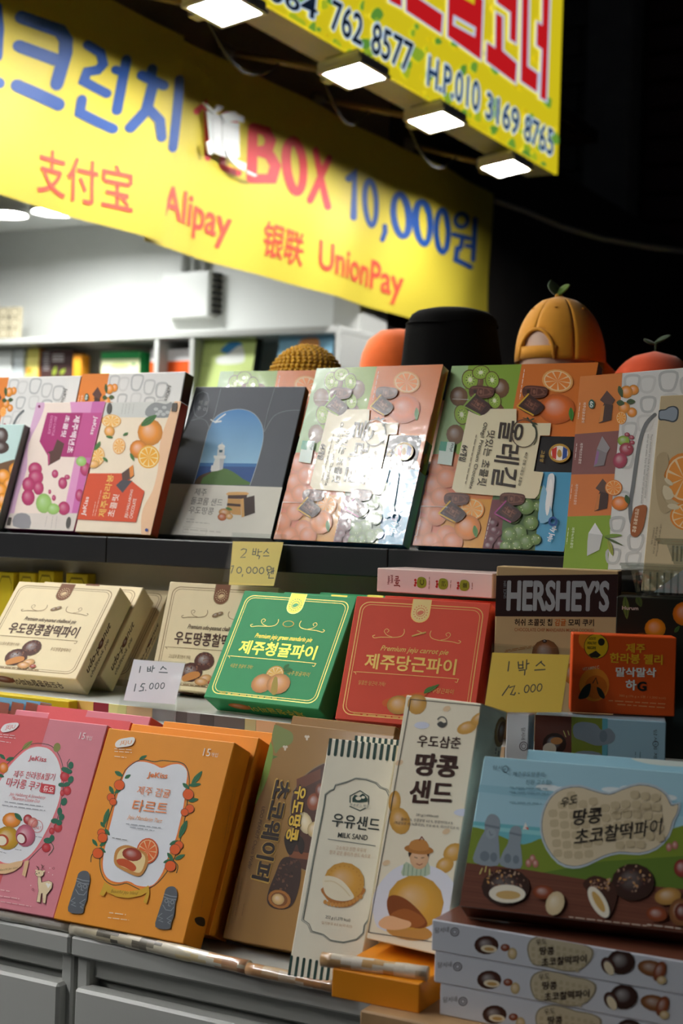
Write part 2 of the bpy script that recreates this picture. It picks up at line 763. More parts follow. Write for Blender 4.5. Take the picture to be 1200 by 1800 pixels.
# crop frames in which the print was measured on the photograph (x0, y0, scale)
BA, SG, BB = (0, 0, 2.0), (500, 0, 2.4), (250, 150, 1.846)
C6, C7, C8 = (0, 620, 3.4286), (260, 620, 2.2222), (700, 620, 2.4)
M1, M2, M3, M4 = (0, 980, 3.636), (260, 980, 3.0), (580, 980, 3.75), (840, 980, 3.3333)
B1, B2, B3, B4 = (0, 1210, 2.727), (360, 1220, 2.4), (780, 1220, 2.857), (540, 1560, 1.818)
E4, E5, E6, E7, E8 = (380, 920, 8.571), (200, 1140, 4.615), (0, 1250, 4.614), (400, 1260, 4.285), (330, 160, 9.23)

# ================================================================== THE PLACE
WHITE_WALL = principled('white_wall', '#dfe1de', rough=0.7, noise=0.05, nscale=3, bump=0.05, bscale=60)
ASPHALT = principled('asphalt', '#3a3a3b', rough=0.9, noise=0.25, nscale=12, bump=0.4, bscale=120)
DARKWOOD = principled('dark_soffit_board', '#2a1512', rough=0.6, noise=0.3, nscale=8)
CONC = principled('grey_block', '#6e675e', rough=0.85, noise=0.25, nscale=9, bump=0.3, bscale=50)
CONC2 = principled('pale_concrete', '#8d857c', rough=0.85, noise=0.2, nscale=5, bump=0.2, bscale=50)
MORTAR = principled('mortar', '#4b4640', rough=0.9, noise=0.2)
SHUT = principled('dark_red_shutter', '#4a1f1a', rough=0.5, noise=0.2)
WHITE_LAM = principled('white_laminate', '#bfc0bb', rough=0.38, noise=0.03, nscale=5)
CREAM_LAM = principled('cream_laminate', '#e2dac4', rough=0.45, noise=0.04)
BLACK_LAM = principled('black_laminate', '#1d1d1f', rough=0.45, noise=0.1, nscale=40)
STEEL = principled('grey_metal', '#8d8a84', rough=0.4, metal=0.7)
WHITE_METAL = principled('white_metal', '#d5d4ce', rough=0.35)
PIPE = principled('pipe_brown', '#8a744c', rough=0.5, metal=0.2)
BLACKP = principled('black_plastic', '#161616', rough=0.4)

struct('floor', MB().box(-14, 10, -8, 18, -0.05, 0), ASPHALT)
# shop room behind the banner
struct('wall_back', MB().box(-8, -2.98, 5.5, 5.62, 0, 2.74), WHITE_WALL)
struct('wall_left', MB().box(-8.1, -8, -3, 5.62, 0, 2.74), WHITE_WALL)
struct('ceiling', MB().box(-8.1, -2.98, -3, 5.62, 2.74, 2.8), WHITE_WALL)
struct('wall_header', MB().box(-3.02, -2.95, -3, 6.75, 2.42, 3.3), principled('header_board', '#6b6256', rough=0.7))
struct('trim_1', MB().box(-3.06, -2.93, 5.38, 5.62, 0, 2.42, bev=0.006), WHITE_LAM)
struct('wall_side', MB().box(-3.0, -2.94, 5.62, 9.9, 0, 3.3), principled('dark_side_wall', '#2b2622', rough=0.8, noise=0.2))
# boarded soffit over the street side
sof = struct('ceiling_soffit', MB().box(-2.95, -2.605, -3, 7.2, 3.34, 3.4), DARKWOOD)
for k in range(3):
    x0 = -2.945 + k * 0.105
    struct('plank', MB().box(x0, x0 + 0.1, -3, 7.1, 3.322, 3.342, bev=0.004), DARKWOOD, sof)

# dark building across the lane
bw = struct('wall_far', MB().box(-4.9, 1.0, 10.02, 10.3, 0, 6.5), MORTAR)
blk = MB().box(0, 0.385, 0, 0.04, 0, 0.19, bev=0.008)
bme = mesh_from('block', blk.v, blk.f, blk.c)
bme.materials.append(CONC)
n_row = 0
for r in range(26):
    for c in range(4):
        o = bpy.data.objects.new('block', bme)
        COL.objects.link(o)
        o.parent = bw
        o.location = (-4.75 + c * 0.395 - (0.19 if r % 2 else 0), 9.99, 0.9 + r * 0.2)
struct('column_far', MB().box(-3.62, -3.3, 9.72, 10.02, 0, 6.5, bev=0.02), CONC2)
sh = struct('door_1', MB().box(-3.28, -1.2, 9.95, 10.02, 0, 6.2), SHUT)
for k in range(24):
    struct('slat', MB().box(-3.26, -1.25, 9.90, 9.955, 1.4 + k * 0.19, 1.4 + k * 0.19 + 0.17, bev=0.02), SHUT, sh)

for px, py in ((1089, 617), (1108, 624)):
    p = hit(px, py, 1, 9.6)
    t = empty('wall_lamp', p, 'small round white lamp glowing in the dark behind the caps', 'lamp', 'distant lamps in the dark')
    mb = MB().lathe([(0.0, 0.0), (0.034, 0.0), (0.04, 0.01), (0.04, 0.03), (0.02, 0.05), (0.0, 0.05)], '#444444', 16, Matrix.Rotation(R(-90), 4, 'X'))
    mb.build('housing', BLACKP, t)
    mb = MB().lathe([(0.0, -0.012), (0.02, -0.009), (0.03, 0.0)], '#ffffff', 16, Matrix.Rotation(R(-90), 4, 'X'))
    mb.build('lens', principled('distant_lamp_lens', '#ffffff', emit='#dfeaff', emit_w=9.0), t)
    o = MB().box(-0.012, 0.012, 0.04, 0.3, -0.012, 0.012).build('bracket', BLACKP, t)

# cable across the lane
cp = [hit(px, py, 1, Y) for px, py, Y in ((868, 352, 6.7), (925, 372, 6.9), (985, 398, 7.1), (1060, 420, 7.3), (1140, 434, 7.5), (1240, 446, 7.8))]
ca = MB().tube(cp, 0.013, '#8b8378', 8).build('overhead_cable', principled('pale_cable', '#b0a698', rough=0.6), None, True)
tag(ca, 'pale cable strung from the yellow banner across the dark lane', 'cable')

# added roof, unseen behind the viewer, put in only to carry lamps
struct('ceiling_added', MB().box(-7, 2, -4.5, -2.0, 3.25, 3.3), DARKWOOD)

# ------------------------------------------------------------------ shop back wall furniture
BY = 5.2
bk = empty('wall_shelf', (-4.0, BY, 0), 'white wall bookcase with products at the back of the shop', 'shelf')


def bkpart(name, x0, x1, y0, y1, z0, z1):
    return MB().box(x0 + 4.0, x1 + 4.0, y0 - BY, y1 - BY, z0, z1, bev=0.003).build(name, WHITE_LAM, bk)


xr = hit(598, 600, 1, BY).x
xd = [hit(274, 600, 1, BY).x, hit(343, 600, 1, BY).x - 0.02]
XL = -6.6
bkpart('top_panel', XL, xr, BY, 5.49, 2.165, 2.192)
bkpart('side_panel', xr - 0.025, xr, BY, 5.49, 0.05, 2.165)
bkpart('side_panel', XL, XL + 0.025, BY, 5.49, 0.05, 2.165)
bkpart('back_panel', XL, xr, 5.47, 5.49, 0.05, 2.165)
for x in xd + [hit(130, 600, 1, BY).x - 1.0]:
    bkpart('divider', x - 0.013, x + 0.013, BY + 0.005, 5.47, 0.05, 2.165)
for z in (1.80, 1.40, 1.0, 0.6, 0.1):
    bkpart('shelf_board', XL + 0.03, xr - 0.03, BY + 0.005, 5.47, z - 0.025, z)


def shelf_item(name, label, cat, x0, y0, x1, Y, col, d=0.12, lean=0, yaw=0, zb=1.80, mat=CARTON):
    a, b = hit(x0, y0, 1, Y), hit(x1, y0, 1, Y)
    h = (a.z - zb) / math.cos(R(lean))
    return Carton(name, label, cat, (a.x, Y, zb + d * math.sin(R(lean)), yaw, lean, b.x - a.x, h - d * math.sin(R(lean)), d), col, mat, 'goods on the back wall shelf')


shelf_item('white_carton', 'white carton at the shop shelf beside the yellow pouch box', 'box', -30, 620, 20, 5.28, '#dfe2df', 0.1)
shelf_item('pale_carton', 'pale grey carton between white carton and yellow box on shelf', 'box', 24, 614, 42, 5.29, '#cfd6d8', 0.1)
b = shelf_item('yellow_carton', 'tall pale yellow box leaning on the shop wall shelf', 'box', 42, 611, 64, 5.27, {'front': '#efe27a', 'right': '#e98a2c'}, 0.06, 4)
a = b.art('front').part('picture')
a.ellipse(50, 652, 7, 6, '#f0a83c').done()
b = shelf_item('brown_carton', 'dark brown box with grey lettering on the shop shelf', 'box', 72, 616, 128, 5.29, '#4a3230', 0.1)
a = b.art('front', crop=(0, 560, 3.75)).part('lettering')
for y in (238, 258, 278):
    a.stroke([(345, y), (420, y)], 10, '#cfc7c4', round_=False)
for y in range(225, 340, 16):
    a.stroke([(285, y), (325, y)], 8, '#a9a2a2', round_=False)
a.part('picture').leaf(350, 380, 370, 310, 26, '#9cae3a')
a.leaf(395, 370, 430, 330, 26, '#9cae3a').done()
shelf_item('orange_jar_box', 'small orange and grey box beside the shelf divider', 'box', 129, 623, 143, 5.26, '#f0a030', 0.06)
b = shelf_item('green_topped_carton', 'pale yellow carton with a green top band on the shelf', 'box', 178, 619, 246, 5.28, {'front': '#dfe3b4', 'top': '#2fa055', 'right': '#2fa055'}, 0.12)
a = b.art('front', crop=(0, 560, 3.75)).part('band')
a.poly([(660, 215), (960, 215), (960, 262), (660, 268)], '#2fa055')
a.part('picture').ellipse(790, 310, 60, 22, '#c8d08a').ellipse(880, 300, 10, 10, '#4f9a50').done()
b = shelf_item('orange_banded_carton', 'white carton with a broad orange band on the shelf', 'box', 265, 615, 335, 5.27, '#e4e2e2', 0.1)
a = b.art('front', crop=(0, 560, 3.75)).part('band')
a.poly([(900, 290), (1300, 275), (1300, 400), (900, 400)], '#e8591e').done()
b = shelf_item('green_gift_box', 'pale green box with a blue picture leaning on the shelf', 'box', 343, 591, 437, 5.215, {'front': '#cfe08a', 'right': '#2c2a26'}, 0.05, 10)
a = b.art('front', crop=(300, 560, 3.0)).part('picture')
a.blob([(265, 165), (310, 125), (365, 125), (375, 150), (330, 185), (280, 180)], '#3f8fc8')
a.blob([(300, 185), (370, 140), (390, 200), (370, 235), (250, 240), (245, 205)], '#e6e8e0')
a.part('lettering').lines([(150, 130, 220, 132), (145, 150, 215, 153), (140, 240, 210, 245)], 8, '#8fa860').done()
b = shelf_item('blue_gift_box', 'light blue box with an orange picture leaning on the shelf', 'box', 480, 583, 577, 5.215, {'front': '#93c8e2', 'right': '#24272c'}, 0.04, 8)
a = b.art('front', crop=(300, 560, 3.0)).part('picture')
a.blob([(670, 150), (690, 110), (740, 102), (780, 110), (785, 160), (770, 200), (690, 190)], '#f2a35a')
a.part('lettering').lines([(545, 110, 600, 112), (545, 130, 620, 133), (545, 150, 600, 152)], 7, '#5f9ab8').done()

# electric panel with conduits, framed pattern
pa, pb = hit(283, 480, 1, 5.42), hit(372, 556, 1, 5.42)
ep = empty('electric_panel', (pa.x, 5.42, pb.z), 'white electric distribution panel on the white shop wall', 'panel')
w_, h_ = pb.x - pa.x, pa.z - pb.z
MB().box(0, w_ - 0.02, 0.0, 0.03, 0, h_, bev=0.006).build('door', principled('panel_gloss_white', '#dcdedb', rough=0.12), ep)
MB().box(0.004, w_ - 0.024, 0.03, 0.085, 0.004, h_ - 0.004).build('case', WHITE_METAL, ep)
for k in range(7):
    MB().box(w_ - 0.026, w_ - 0.004, 0.035, 0.08, 0.02 + k * 0.027, 0.035 + k * 0.027).build('terminal', BLACKP, ep)
for k, px in enumerate((322, 340, 358)):
    x = hit(px, 460, 1, 5.47).x
    tag(MB().tube([(x, 5.475, pa.z - 0.01), (x, 5.475, 2.74)], 0.014, '#c9cbc8', 10).build('conduit_pipe', principled('conduit_grey', '#b9bbb8', rough=0.4), None, True),
        'pale conduit pipe running up from the electric panel', 'pipe', 'conduits above the electric panel')
pa, pb = hit(-25, 541, 1, 5.32), hit(31, 592, 1, 5.32)
b = Carton('patterned_panel', 'cream panel with dark rosette pattern standing on the bookcase', 'picture', (pa.x, 5.32, 2.192, 0, 3, pb.x - pa.x, pa.z - 2.192, 0.025), '#cfc4a8')
a = b.art('front').part('pattern')
for ix in range(-1, 3):
    for iy in range(3):
        x, y = -14 + ix * 20 + 20, 548 + iy * 19
        a.ring(x, y, 8, 8, 1.5, '#8d8064', n=12)
        a.poly([(x + 10, y + 5), (x + 13, y + 9.5), (x + 10, y + 14), (x + 7, y + 9.5)], '#4c4438')
a.done()

# shop ceiling lamps (two show under the banner)
LAMP_EM = principled('shop_lamp_glass', '#ffffff', emit='#fafcfa', emit_w=SHOP_W)


def downlight(x, y, lab, name='ceiling_spotlight'):
    t = empty(name, (x, y, 2.74), lab, 'ceiling lamp', 'round lamps on the shop ceiling')
    MB().lathe([(0.0, 0.0), (0.05, 0.0), (0.05, -0.02), (0.095, -0.05), (0.10, -0.10), (0.09, -0.10), (0.085, -0.055), (0.0, -0.05)], '#dddddd', 24).build('housing', WHITE_METAL, t, True)
    MB().lathe([(0.0, -0.085), (0.06, -0.088), (0.088, -0.09)], '#ffffff', 24).build('lens', LAMP_EM, t)


lp = [hit(10, 374, 2, 2.65), hit(95, 370, 2, 2.65)]
for p in lp:
    downlight(p.x, p.y, 'round white spotlight on the shop ceiling just below the banner')
for x, y in ((-5.4, 4.4), (-3.7, 3.6), (-3.7, 2.2), (-5.0, 2.8), (-3.6, 0.8), (-5.2, 1.0), (-6.6, 3.6)):
    downlight(x, y, 'round white spotlight on the shop ceiling further into the room', 'ceiling_spotlight_offscreen')

# ------------------------------------------------------------------ banners
BX = -2.9


def wav(u, v):
    return 0.010 * math.sin(u * 5.1 + v * 1.3) + 0.006 * math.sin(u * 11.3 - v * 6.0) + 0.004 * math.sin(v * 9 + u * 2.0)


def banner(name, label, tops, bots, x_off, off_u, slant=0.0):
    """hangs in the plane x = BX; u runs along +Y"""
    y0, y1 = hit(*tops[0], 0, BX + x_off).y, hit(*tops[1], 0, BX + x_off).y
    zt = max(hit(*tops[0], 0, BX + x_off).z, hit(*tops[1], 0, BX + x_off).z)
    zb = min(hit(*bots[0], 0, BX + x_off).z, hit(*bots[1], 0, BX + x_off).z)
    M = Matrix.Translation((BX + x_off, y0, zb))
    W_, H_ = y1 - y0, zt - zb
    nu, nv = max(int(W_ / 0.04), 4), max(int(H_ / 0.04), 4)
    vs, fs, cs = [], [], []
    bend = lambda u, v: wav(u + off_u, v)
    for layer, o in ((0, 0.0), (1, -0.0012)):
        for j in range(nv + 1):
            for i in range(nu + 1):
                v = H_ * j / nv
                u = (W_ - slant * (1 - j / nv)) * i / nu
                vs.append(Vector((bend(u, v) + o, u, v)))
    n1 = (nu + 1) * (nv + 1)
    for j in range(nv):
        for i in range(nu):
            a_ = j * (nu + 1) + i
            fs.append((a_, a_ + 1, a_ + nu + 2, a_ + nu + 1))
            fs.append((n1 + a_, n1 + a_ + nu + 1, n1 + a_ + nu + 2, n1 + a_ + 1))
    nfb = len(fs)

    def strip(idx):
        n0 = len(vs)
        for k in idx:
            vs.append(vs[k].copy())
            vs.append(vs[n1 + k].copy())
        for k in range(len(idx) - 1):
            fs.append((n0 + 2 * k, n0 + 2 * k + 1, n0 + 2 * k + 3, n0 + 2 * k + 2))
    strip(list(range(nu + 1)))
    strip([nv * (nu + 1) + i for i in range(nu + 1)])
    strip([j * (nu + 1) for j in range(nv + 1)])
    strip([j * (nu + 1) + nu for j in range(nv + 1)])
    c = lin('#d6c23c')
    o = link_mesh(name, mesh_from(name, vs, fs, [c] * nfb + [lin('#e6e2cc')] * (len(fs) - nfb)), CLOTH, None, True)
    o.matrix_world = M
    tag(o, label, 'banner')
    pan = Panel(M, (0, 0, 0), (0, 1, 0), (0, 0, 1), W_, H_, bend)
    a_ = Art(pan, o, CLOTH, None, BA, base=0.0012, split=0.045)
    a_.STEP = 6e-5
    return o, a_, pan


BLUE, RED_, COR = '#1a4a92', '#d83e42', '#dd5038'
o, a, pan = banner('banner', 'yellow cloth banner overlapping from the left with thick blue letters', [(-330, -262), (318, 68)], [(-330, 247), (283, 412)], 0.02, 0.0, hit(318, 68, 0, BX + 0.02).y - hit(284, 412, 0, BX + 0.02).y)
a.part('blue_lettering')
for pts, w in (([(88, 58), (212, 108), (232, 140), (232, 185), (205, 295)], 46), ([(80, 160), (196, 208)], 44), ([(70, 300), (213, 366)], 46),
               ([(304, 158), (350, 186), (362, 225), (345, 246), (308, 252), (298, 285), (380, 328)], 33), ([(405, 245), (435, 256)], 30), ([(440, 210), (414, 388)], 34),
               ([(295, 350), (290, 395), (402, 452)], 36),
               ([(525, 242), (521, 268)], 33), ([(492, 266), (560, 302)], 36), ([(526, 300), (505, 390), (456, 450)], 35), ([(514, 385), (548, 425), (555, 484)], 34), ([(614, 283), (595, 520)], 34),
               ([(-60, -30), (0, 25), (8, 100), (2, 195)], 42), ([(-90, 250), (8, 290)], 40)):
    a.stroke(pts, w, BLUE)
a.part('red_lettering').crop = (0, 0, 1)
a.quadtext('支付宝', [(70, 257), (232, 296), (228, 377), (66, 337)], COR, 0.012)
a.done()

o, a, pan2 = banner('banner', 'yellow cloth banner reading BOX 10,000 at the dark lane end', [(262, 36), (868, 345)], [(262, 413), (862, 600)], 0.0, 1.7)
a.crop = BB
a.part('red_lettering')
for pts in ([(362, 138), (356, 302)], [(362, 136), (402, 148), (414, 178), (404, 208), (368, 214)], [(368, 212), (408, 226), (424, 262), (412, 304), (356, 302)]):
    a.stroke(pts, 31, RED_, smooth=0)
a.stroke(ell(483, 263, 27, 84, -4, 26), 28, RED_, closed=True)
a.stroke([(556, 212), (598, 394)], 24, RED_).stroke([(608, 237), (535, 373)], 25, RED_)
a.crop = E8
a.stroke([(150, 330), (290, 200), (330, 1080)], 110, RED_)
a.stroke([(560, 420), (640, 370), (760, 480), (800, 640), (780, 840), (640, 1000), (580, 1120), (620, 1240), (850, 1330)], 105, RED_, smooth=4)
a.part('blue_lettering').crop = BB
a.stroke([(674, 302), (694, 284), (682, 428)], 24, BLUE)
for x, y, ry in ((746, 382, 72), (846, 421, 69), (906, 447, 69), (969, 473, 68)):
    a.stroke(ell(x, y, 21, ry, -4, 24), 19, BLUE, closed=True)
a.stroke([(797, 456), (798, 475), (788, 500)], 17, BLUE)
a.ring(1033, 438, 20, 22, 14, BLUE)
for pts, w in (([(1008, 484), (1058, 497)], 16), ([(1036, 496), (1030, 528)], 14), ([(1048, 520), (1068, 524)], 14), ([(1076, 436), (1070, 565)], 17), ([(1020, 528), (1014, 566), (1062, 590)], 16)):
    a.stroke(pts, w, BLUE)
a.part('payment_lettering')
a.quadtext('Alipay', [(66, 316), (305, 402), (292, 540), (58, 454)], COR, 0.022)
a.quadtext('银联', [(392, 436), (522, 482), (515, 592), (385, 554)], COR, 0.012)
a.quadtext('UnionPay', [(568, 500), (848, 598), (838, 722), (562, 624)], COR, 0.022)
a.done()

# taped paper patch over the number
pp = empty('taped_paper', hit(385, 230, 0, BX), 'folded white paper taped over the red number on the banner', 'paper')


def patch(name, pts, mat, thick, off, col):
    base = pp.location
    vs = []
    q = [hit(E8[0] + x / E8[2], E8[1] + y / E8[2], 0, BX) for x, y in pts]
    for dx in (off, off + thick):
        for p in q:
            vs.append(Vector((dx, p.y - base.y, p.z - base.z)))
    n = len(q)
    fs = [tuple(range(n)), tuple(range(2 * n - 1, n - 1, -1))] + [(i, i + n, (i + 1) % n + n, (i + 1) % n) for i in range(n)]
    return link_mesh(name, mesh_from(name, vs, fs, [lin(col)] * len(fs)), mat, pp)


patch('paper', [(200, 330), (420, 400), (500, 500), (740, 535), (745, 1080), (640, 1130), (500, 1080), (280, 990), (225, 500)], PLAIN, 0.002, 0.022, '#d9dbd9')
patch('fold', [(300, 440), (345, 450), (345, 900), (310, 900)], PLAIN, 0.004, 0.023, '#d9dbd9')
patch('fold', [(455, 510), (490, 520), (490, 950), (460, 950)], PLAIN, 0.004, 0.023, '#d9dbd9')
TAPE = principled('shiny_tape', '#e9ecec', rough=0.12, coat=1.0, bump=0.6, bscale=90)
for k, pts in enumerate(([(120, 200), (200, 240), (300, 330), (350, 240), (460, 270), (400, 340), (300, 390), (180, 280)],
                         [(410, 390), (500, 360), (640, 340), (690, 400), (790, 430), (780, 520), (650, 500), (480, 520)],
                         [(500, 970), (580, 1000), (640, 1120), (820, 1190), (800, 1310), (700, 1270), (560, 1140)],
                         [(830, 1300), (1000, 1380), (960, 1400), (820, 1340)], [(170, 840), (240, 820), (265, 1040), (215, 1040)])):
    patch('tape', pts, TAPE, 0.006, 0.026 + 0.0005 * k, '#eeeeee')

# ------------------------------------------------------------------ light box sign
SX = -2.45
pe, pl = hit(980, 303, 0, SX), hit(445, 30, 0, SX)
SY0, SY1, SZ0, SZ1 = 1.2, pe.y, pe.z - 0.01, pe.z + 1.15
sg = empty('lightbox_sign', (SX, SY0, SZ0), 'yellow backlit box sign with red and dark blue phone lettering', 'sign')
MB().box(-0.15, -0.012, 0, SY1 - SY0, 0, SZ1 - SZ0, bev=0.004).build('sign_case', principled('sign_case_grey', '#b8b4aa', rough=0.5, noise=0.1), sg)
MB().box(-0.02, 0.004, SY1 - SY0 - 0.004, SY1 - SY0 + 0.01, 0, SZ1 - SZ0).build('end_trim', BLACKP, sg)
c = MB().box(-0.012, 0.0, 0, SY1 - SY0, 0, SZ1 - SZ0, '#d9c61e')
c.build('backlit_face', LIT, sg)
pan = Panel(Matrix.Translation((SX, SY0, SZ0)), (0, 0, 0), (0, 1, 0), (0, 0, 1), SY1 - SY0, SZ1 - SZ0)
a = Art(pan, sg, LIT, None, SG, base=0.0006)
a.STEP = 4e-6
a.part('flower_pattern')
rnd = random.Random(4)
for k in range(520):
    x, y = rnd.uniform(-500, 1140), rnd.uniform(-700, 720)
    w = rnd.uniform(7, 20)
    a.blob([(x + rnd.uniform(.5, 1) * w * math.cos(t), y + rnd.uniform(.5, 1) * w * math.sin(t)) for t in (0.3, 1.5, 2.7, 3.9, 5.1)], rnd.choice(['#e6d42c', '#cdb81c', '#d9c414', '#e9da44']), 2)
for k in range(190):
    t = rnd.uniform(0, 1)
    x = rnd.uniform(-480, 1140)
    y = 0.585 * x + 85 + rnd.choice([rnd.gauss(25, 32), rnd.uniform(-330, 40)])
    w = rnd.uniform(12, 36)
    a.blob([(x + rnd.uniform(.3, 1) * w * math.cos(q), y + rnd.uniform(.5, 1.3) * w * math.sin(q)) for q in (0.2, 1.3, 2.6, 3.8, 5.2)], rnd.choice(['#8fae2e', '#6f9f38', '#a9b828', '#5f9438']), 2)
a.part('phone_number')
nums = (('064', [(-75, -108), (145, -6), (136, 100), (-85, -2)]), ('762', [(196, -20), (335, 62), (326, 212), (183, 128)]), ('8577', [(366, 76), (548, 182), (530, 326), (353, 226)]),
        ('H.P.010', [(600, 218), (828, 346), (822, 492), (590, 364)]), ('3169', [(846, 372), (992, 460), (985, 590), (838, 500)]), ('8765', [(1008, 470), (1136, 544), (1130, 674), (1000, 594)]))
for s, q in nums:
    a.quadtext(s, q, '#b9cfe6', 0.075)
for s, q in nums:
    cx, cy = sum(p[0] for p in q) / 4, sum(p[1] for p in q) / 4
    q2 = [(cx + (p[0] - cx) * 0.94, cy + (p[1] - cy) * 0.88) for p in q]
    a.quadtext(s, q2, '#101c2c' if s in ('064', '762', '8577') else '#1b3a5c', 0.012)
a.part('shop_name')
reds = ([(440, -40), (490, 0), (488, 30), (440, 5)], [(510, -40), (662, 62), (656, 142), (510, 45)],
        [(690, -90), (832, 0), (823, 252), (685, 152)],
        [(892, -60), (978, -10), (973, 182), (948, 166), (950, 52), (892, 10)], [(888, 55), (915, 72), (914, 214), (975, 268), (970, 350), (848, 258), (850, 180), (886, 205)],
        [(1000, -60), (1026, -45), (1020, 280), (1064, 312), (1060, 388), (994, 342)], [(1086, -60), (1114, -45), (1100, 425), (1076, 412), (1084, 208), (1060, 190), (1062, 95), (1084, 108)])
for q in reds:
    a.stroke(q, 17, '#c3d3ea', closed=True)
for q in reds:
    a.poly(q, '#c41a20')
a.poly([(708, 62), (803, 116), (800, 158), (705, 106)], '#c3d3ea')
a.poly([(718, 82), (794, 126), (792, 143), (716, 101)], '#d9c61e')
a.poly([(745, -90), (800, -60), (797, 20), (740, -12)], '#d9c61e')
a.done()

# ------------------------------------------------------------------ flood lights on arms
FL_EM = principled('flood_glass', '#ffffff', emit='#fbfaf8', emit_w=FLOOD_W)
flood_px = [(395, 12), (622, 128), (766, 210), (888, 292)]


def flood(loc, tilt, label, name='flood_light'):
    t = empty(name, loc, label, 'flood light', 'flood lights in a row under the sign')
    M = Matrix.Rotation(tilt, 4, 'Y')
    w, l = 0.082, 0.105
    MB().box(-w, w, -l, l, 0.0, 0.03, bev=0.008, M=M).build('housing', WHITE_METAL, t)
    for k in range(5):
        MB().box(-w + 0.02, w - 0.02, -l + 0.03 + k * 0.036, -l + 0.035 + k * 0.036, 0.03, 0.045, M=M).build('cooling_fin', STEEL, t)
    fr = MB()
    for x0, x1, y0, y1 in ((-w, w, -l, -l + 0.016), (-w, w, l - 0.016, l), (-w, -w + 0.014, -l + 0.016, l - 0.016), (w - 0.014, w, -l + 0.016, l - 0.016)):
        fr.box(x0, x1, y0, y1, -0.012, 0.0, M=M)
    fr.build('bezel', WHITE_METAL, t)
    MB().box(-w + 0.014, w - 0.014, -l + 0.016, l - 0.016, -0.006, -0.001, M=M).build('glass', FL_EM, t)
    MB().box(-w - 0.03, -w, -0.025, 0.025, -0.006, 0.03, M=M).build('bracket', STEEL, t)
    ax, az = -2.945 - loc[0], 3.03 - loc[2]
    MB().tube([(-w - 0.02, 0, 0.02), (ax + 0.03, 0, az)], 0.011, '#8a744c', 10).build('arm', PIPE, t, True)
    MB().lathe([(0, 0), (0.034, 0.0), (0.034, 0.015), (0.024, 0.03), (0.018, 0.03), (0.014, 0.05), (0, 0.05)], '#888888', 18, Matrix.Translation((ax, 0, az)) @ Matrix.Rotation(R(90), 4, 'Y')).build('wall_plate', STEEL, t, True)


FZ = 2.905
fy = []
FLAB = ('flood light above the blue lettering banner, furthest from the dark lane', 'flood light on an arm above the taped paper patch', 'flood light on an arm above the number 10,000', 'flood light at the dark lane end of the sign')
for i, (px, py) in enumerate(flood_px):
    p = hit(px, py, 2, FZ)
    fy.append(p.y)
    flood(p, R(-8), 'white square ' + FLAB[i])
for k in range(1, 8):
    flood(Vector((-2.50, fy[0] - 0.72 * k, FZ)), R(-8), 'white square flood light further along the row above the customers', 'flood_light_offscreen')
# thin black wires sagging between the lights
for i in range(3):
    p0, p1 = Vector((-2.6, fy[i] + 0.1, FZ + 0.03)), Vector((-2.66, fy[i + 1] - 0.1, FZ + 0.03))
    pts = [p0.lerp(p1, t / 8) - vz * 0.10 * math.sin(math.pi * t / 8) for t in range(9)]
    tag(MB().tube(pts, 0.005, '#111111', 6).build('lamp_wire', BLACKP, None, True), 'thin black wire sagging between two flood lights', 'wire', 'wires between flood lights')

# ================================================================== DISPLAY STAND
Z1, Z2, Z3 = 0.87, 1.14, 1.3975
XSEAM = -1.30


def counter(name, label, x0, x1, doors):
    t = empty(name, ((x0 + x1) / 2, 1.62, 0), label, 'counter', 'white counter units side by side')
    cx = (x0 + x1) / 2

    def pb(nm, a0, a1, y0, y1, z0, z1, bev=0.003, mat=WHITE_LAM):
        return MB().box(a0 - cx, a1 - cx, y0 - 1.62, y1 - 1.62, z0, z1, bev=bev).build(nm, mat, t)
    pb('worktop', x0, x1, 1.62, 2.46, 0.843, Z1)
    pb('body', x0 + 0.004, x1 - 0.004, 1.66, 2.46, 0.06, 0.843)
    pb('apron', x0 + 0.02, x1 - 0.02, 1.645, 1.66, 0.81, 0.843)
    pb('stile', x0 + 0.002, x0 + 0.022, 1.632, 1.66, 0.06, 0.843)
    pb('stile', x1 - 0.022, x1 - 0.002, 1.632, 1.66, 0.06, 0.843)
    pb('plinth', x0 + 0.01, x1 - 0.01, 1.70, 2.44, 0.0, 0.06, mat=BLACK_LAM)
    wd = (x1 - x0 - 0.02) / doors
    for k in range(doors):
        dr = pb('drawer', x0 + 0.012 + k * wd, x0 + 0.008 + (k + 1) * wd, 1.615, 1.645, 0.44, 0.803, 0.004)
        dr2 = pb('drawer', x0 + 0.012 + k * wd, x0 + 0.008 + (k + 1) * wd, 1.615, 1.645, 0.075, 0.43, 0.004)
    return t


counter('display_counter', 'white laminate counter unit under the pink cookie boxes', -2.45, XSEAM, 2)
counter('display_counter', 'white laminate counter unit under the milk sandwich carton and stack', XSEAM + 0.003, 0.35, 2)

# middle step
rs = empty('display_riser', (-1.05, 1.92, Z1), 'cream stepped riser carrying the pie boxes', 'riser')


def rp(nm, x0, x1, y0, y1, z0, z1, mat, bev=0.002, col='#888888'):
    return MB().box(x0 + 1.05, x1 + 1.05, y0 - 1.92, y1 - 1.92, z0 - Z1, z1 - Z1, col, bev=bev).build(nm, mat, rs)


rp('front_panel', -2.4, 0.3, 1.921, 1.935, Z1, 1.122, WHITE_LAM)
rp('middle_board', -2.4, 0.3, 1.921, 2.228, 1.122, Z2, WHITE_LAM)
rp('block', -2.4, 0.3, 1.935, 2.228, Z1, 1.122, CREAM_LAM)
sp = MB().box(-2.4, -0.80, 1.894, 1.9205, 1.105, 1.122, bev=0.002).build('step_board', WHITE_LAM)
tag(sp, 'narrow white board fixed along the front of the cream riser', 'board')
